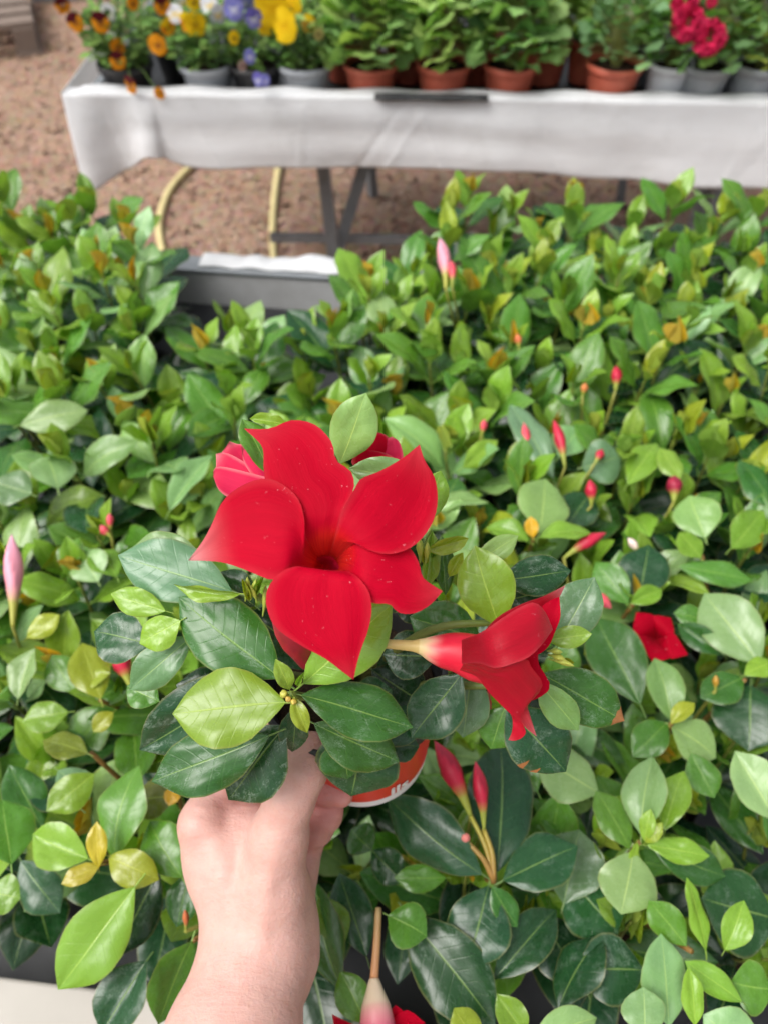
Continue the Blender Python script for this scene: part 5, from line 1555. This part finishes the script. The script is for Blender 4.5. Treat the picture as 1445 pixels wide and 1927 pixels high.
def rear_plants():
    rnd = random.Random(77)
    OR, MA, YE, BL, WH = (.78, .30, .008), (.10, .006, .012), (.85, .58, .008), (.24, .24, .62), (.75, .75, .78)
    # front row, left to right
    viola_plant(235, 132, 'bushy viola with hanging orange and maroon flowers at the left bench end', M_BLACKPOT, rnd, [
        (118, 8, .02, .018, OR, MA, (.2, .05, .0), 0), (142, 40, .0, .018, OR, MA, MA, .5), (190, 40, -.02, .020, OR, MA, MA, 0), (222, 85, -.02, .017, OR, OR, MA, .2), (222, 112, -.03, .018, OR, MA, MA, 0),
        (296, 84, -.02, .020, OR, OR, MA, .3), (248, 158, -.055, .018, OR, MA, MA, 0), (300, 175, -.055, .012, OR, OR, MA, .5), (315, 50, -.01, .016, OR, YE, MA, .2), (305, 8, .0, .018, OR, MA, MA, 0),
        (250, 4, .02, .014, OR, OR, MA, 0), (205, 22, .02, .017, WH, WH, (.6, .6, .2), 0), (207, 40, .02, .013, WH, WH, (.6, .6, .2), 0)], rad=.085, hgt=.15, n=420)
    viola_plant(388, 118, 'viola with small yellow flowers in a grey pot', M_GREYPOT, rnd, [
        (368, 44, -.01, .024, YE, YE, (.4, .2, 0), 0), (352, 40, .0, .018, OR, YE, MA, .2), (440, 70, -.02, .013, YE, YE, MA, 0), (320, 45, .0, .015, YE, YE, MA, 0), (330, 25, .01, .018, WH, WH, YE, 0),
        (395, 10, .02, .02, WH, WH, YE, .3), (365, 2, .02, .016, YE, YE, MA, .2)], n=340, hgt=.13)
    viola_plant(574, 112, 'pansy with big clear yellow flowers in a grey pot', M_GREYPOT, rnd, [
        (512, 12, -.01, .036, YE, YE, (.7, .40, 0), 0), (536, 45, -.02, .032, YE, YE, (.7, .40, 0), .3), (505, 40, .0, .026, YE, YE, (.7, .4, 0), -.2), (548, 5, .02, .028, YE, YE, (.7, .4, 0), .2),
        (580, 42, .0, .016, (.75, .45, .05), YE, MA, 0), (500, 5, .02, .024, YE, YE, (.7, .4, 0), .2), (600, 62, -.02, .012, (.5, .45, .15), (.5, .45, .15), MA, 0)], n=380, hgt=.13, name='potted_pansy')
    viola_plant(480, 118, 'low viola with pale blue flowers between the grey pots', M_BLACKPOT, rnd, [
        (440, 15, .0, .022, BL, BL, WH, 0), (478, 32, -.02, .020, BL, (.16, .14, .5), WH, .2), (470, 105, -.05, .014, BL, BL, WH, 0), (488, 148, -.06, .014, BL, (.16, .14, .5), WH, .2), (500, 150, -.06, .012, BL, BL, WH, 0),
        (410, 25, .01, .02, (.6, .62, .75), WH, YE, 0), (456, 122, -.05, .010, (.5, .35, .3), (.5, .35, .3), MA, 0)], n=260, hgt=.11, rad=.06)
    columbine(697, 138, 'fresh green columbine in the leftmost terracotta pot', M_REDPOT, rnd, n=62, hgt=.155)
    columbine(835, 136, 'columbine in the terracotta pot behind the black liner strip', M_REDPOT, rnd, n=62, hgt=.15)
    columbine(960, 138, 'columbine in the terracotta pot right of the black liner strip', M_REDPOT, rnd, n=64, hgt=.155, cols=((.22, .42, .15), (.30, .50, .17), (.17, .33, .13), (.36, .53, .17)))
    columbine(1158, 142, 'loose grey-green columbine spilling over a wide terracotta pot', M_REDPOT, rnd, n=46, hgt=.12, cols=((.20, .36, .17), (.27, .45, .20), (.16, .29, .13)), size=.036, r=.064)
    # tall terracotta pot behind
    columbine(1110, 92, 'columbine in the tall terracotta pot in the second row', M_REDPOT, rnd, n=34, hgt=.14, rz=.868, r=.05, cols=((.27, .40, .09), (.33, .47, .11)))
    columbine(1262, 150, 'trailing green plant in a pale pot at the right of the bench', M_WHITEPOT, rnd, n=60, hgt=.11, rad=.09, cols=((.20, .40, .09), (.28, .47, .12), (.16, .31, .10)), size=.034, rz=.825, r=.05)
    o, p = columbine(1330, 140, 'plant with two ruffled crimson double flowers near the right edge', M_GREYPOT, rnd, n=62, hgt=.15, rad=.085, cols=((.21, .38, .14), (.28, .46, .17), (.16, .29, .12)), size=.034, rz=.83)
    def ruffled(cx, cy, size, dy):
        c = PY(cx, cy, p.y - .07 + dy); z = (CAM - c).normalized(); fl = link('flower', None, o, Matrix.Translation(c))
        fl['label'] = 'ruffled double crimson flower'
        x = z.cross(Vector((0, 0, 1))).normalized(); y = z.cross(x)
        for k in range(20):
            a = 2.399 * k; ring = math.sqrt((k + .5) / 20)
            d = (x * math.cos(a) + y * math.sin(a))
            v, f = petal_fan(size * .62, k, 1.2)
            tilt = 1.35 - 1.15 * ring
            b = c + d * size * .25 * ring
            yy = (d * math.cos(tilt) + z * math.sin(tilt)); xx = d.cross(z); nn_ = yy.cross(xx)
            vv = [b + xx * q[0] + yy * q[1] + nn_ * (q[2] + .12 * size * math.sin(q[0] / size * 14 + k)) for q in v]
            g = rnd.uniform(.75, 1.15)
            mesh_obj('petal', vv, f, M_SOFT, fl, None, [(.62 * g, .015 * g, .085 * g, 1)] * len(v))
        stem_obj(o, [p, c - z * size * .2], [.0015, .0012], (.14, .24, .05), n=5, name='flower_stalk')
    ruffled(1294, 42, .042, .0); ruffled(1334, 70, .042, -.015); ruffled(1288, 2, .034, .015); ruffled(1338, 4, .014, .02)
    columbine(1430, 138, 'leafy plant with yellowish lower leaves at the right edge of the rear bench', M_GREYPOT, rnd, n=60, hgt=.15, cols=((.21, .40, .12), (.28, .48, .15), (.42, .48, .09)), size=.036)
    # second and third rows: what shows above and between
    sec = [(330, 78, 'violas'), (650, 84, 'c'), (770, 82, 'c'), (900, 84, 'c'), (1030, 84, 'c'), (1200, 82, 'w'), (1395, 84, 'w')]
    names = {330: 'mixed white and yellow viola behind the two left pots', 650: 'columbine behind the leftmost terracotta pot', 770: 'columbine in the second row behind the liner strip', 900: 'columbine in the second row left of the tall terracotta pot',
             1030: 'columbine just left of the tall terracotta pot', 1200: 'white-flowered plant behind the wide terracotta pot', 1395: 'pale-flowered plant behind the crimson flowers'}
    for (x, y, k) in sec:
        if k == 'violas':
            viola_plant(x, y, names[x], M_BLACKPOT, rnd, [(420, 5, .0, .016, WH, WH, YE, 0), (345, 4, .0, .02, WH, WH, YE, 0), (385, 30, -.02, .014, YE, YE, MA, 0), (460, 2, .0, .018, BL, BL, WH, 0)], rad=.12, hgt=.14, n=360)
        else:
            o2, p2 = columbine(x, y, names[x], M_REDPOT if k == 'c' else M_GREYPOT, rnd, n=52, hgt=.16, rad=.09,
                      cols=((.28, .46, .13), (.38, .55, .14), (.22, .37, .11), (.43, .57, .15)) if k == 'c' else ((.21, .36, .15), (.29, .45, .20), (.17, .29, .12)), size=.045 if k == 'c' else .034)
            if k == 'w':
                for q in range(12):
                    c = p2 + Vector((rnd.uniform(-.09, .09), rnd.uniform(-.10, .0), rnd.uniform(.05, .17)))
                    pansy(o2, c, (CAM - c).normalized() + Vector((rnd.gauss(0, .3), 0, rnd.gauss(0, .3))), rnd.uniform(.008, .014), (.72, .66, .66), (.75, .70, .70), (.6, .5, .3), rnd.uniform(0, 6))
rear_plants()
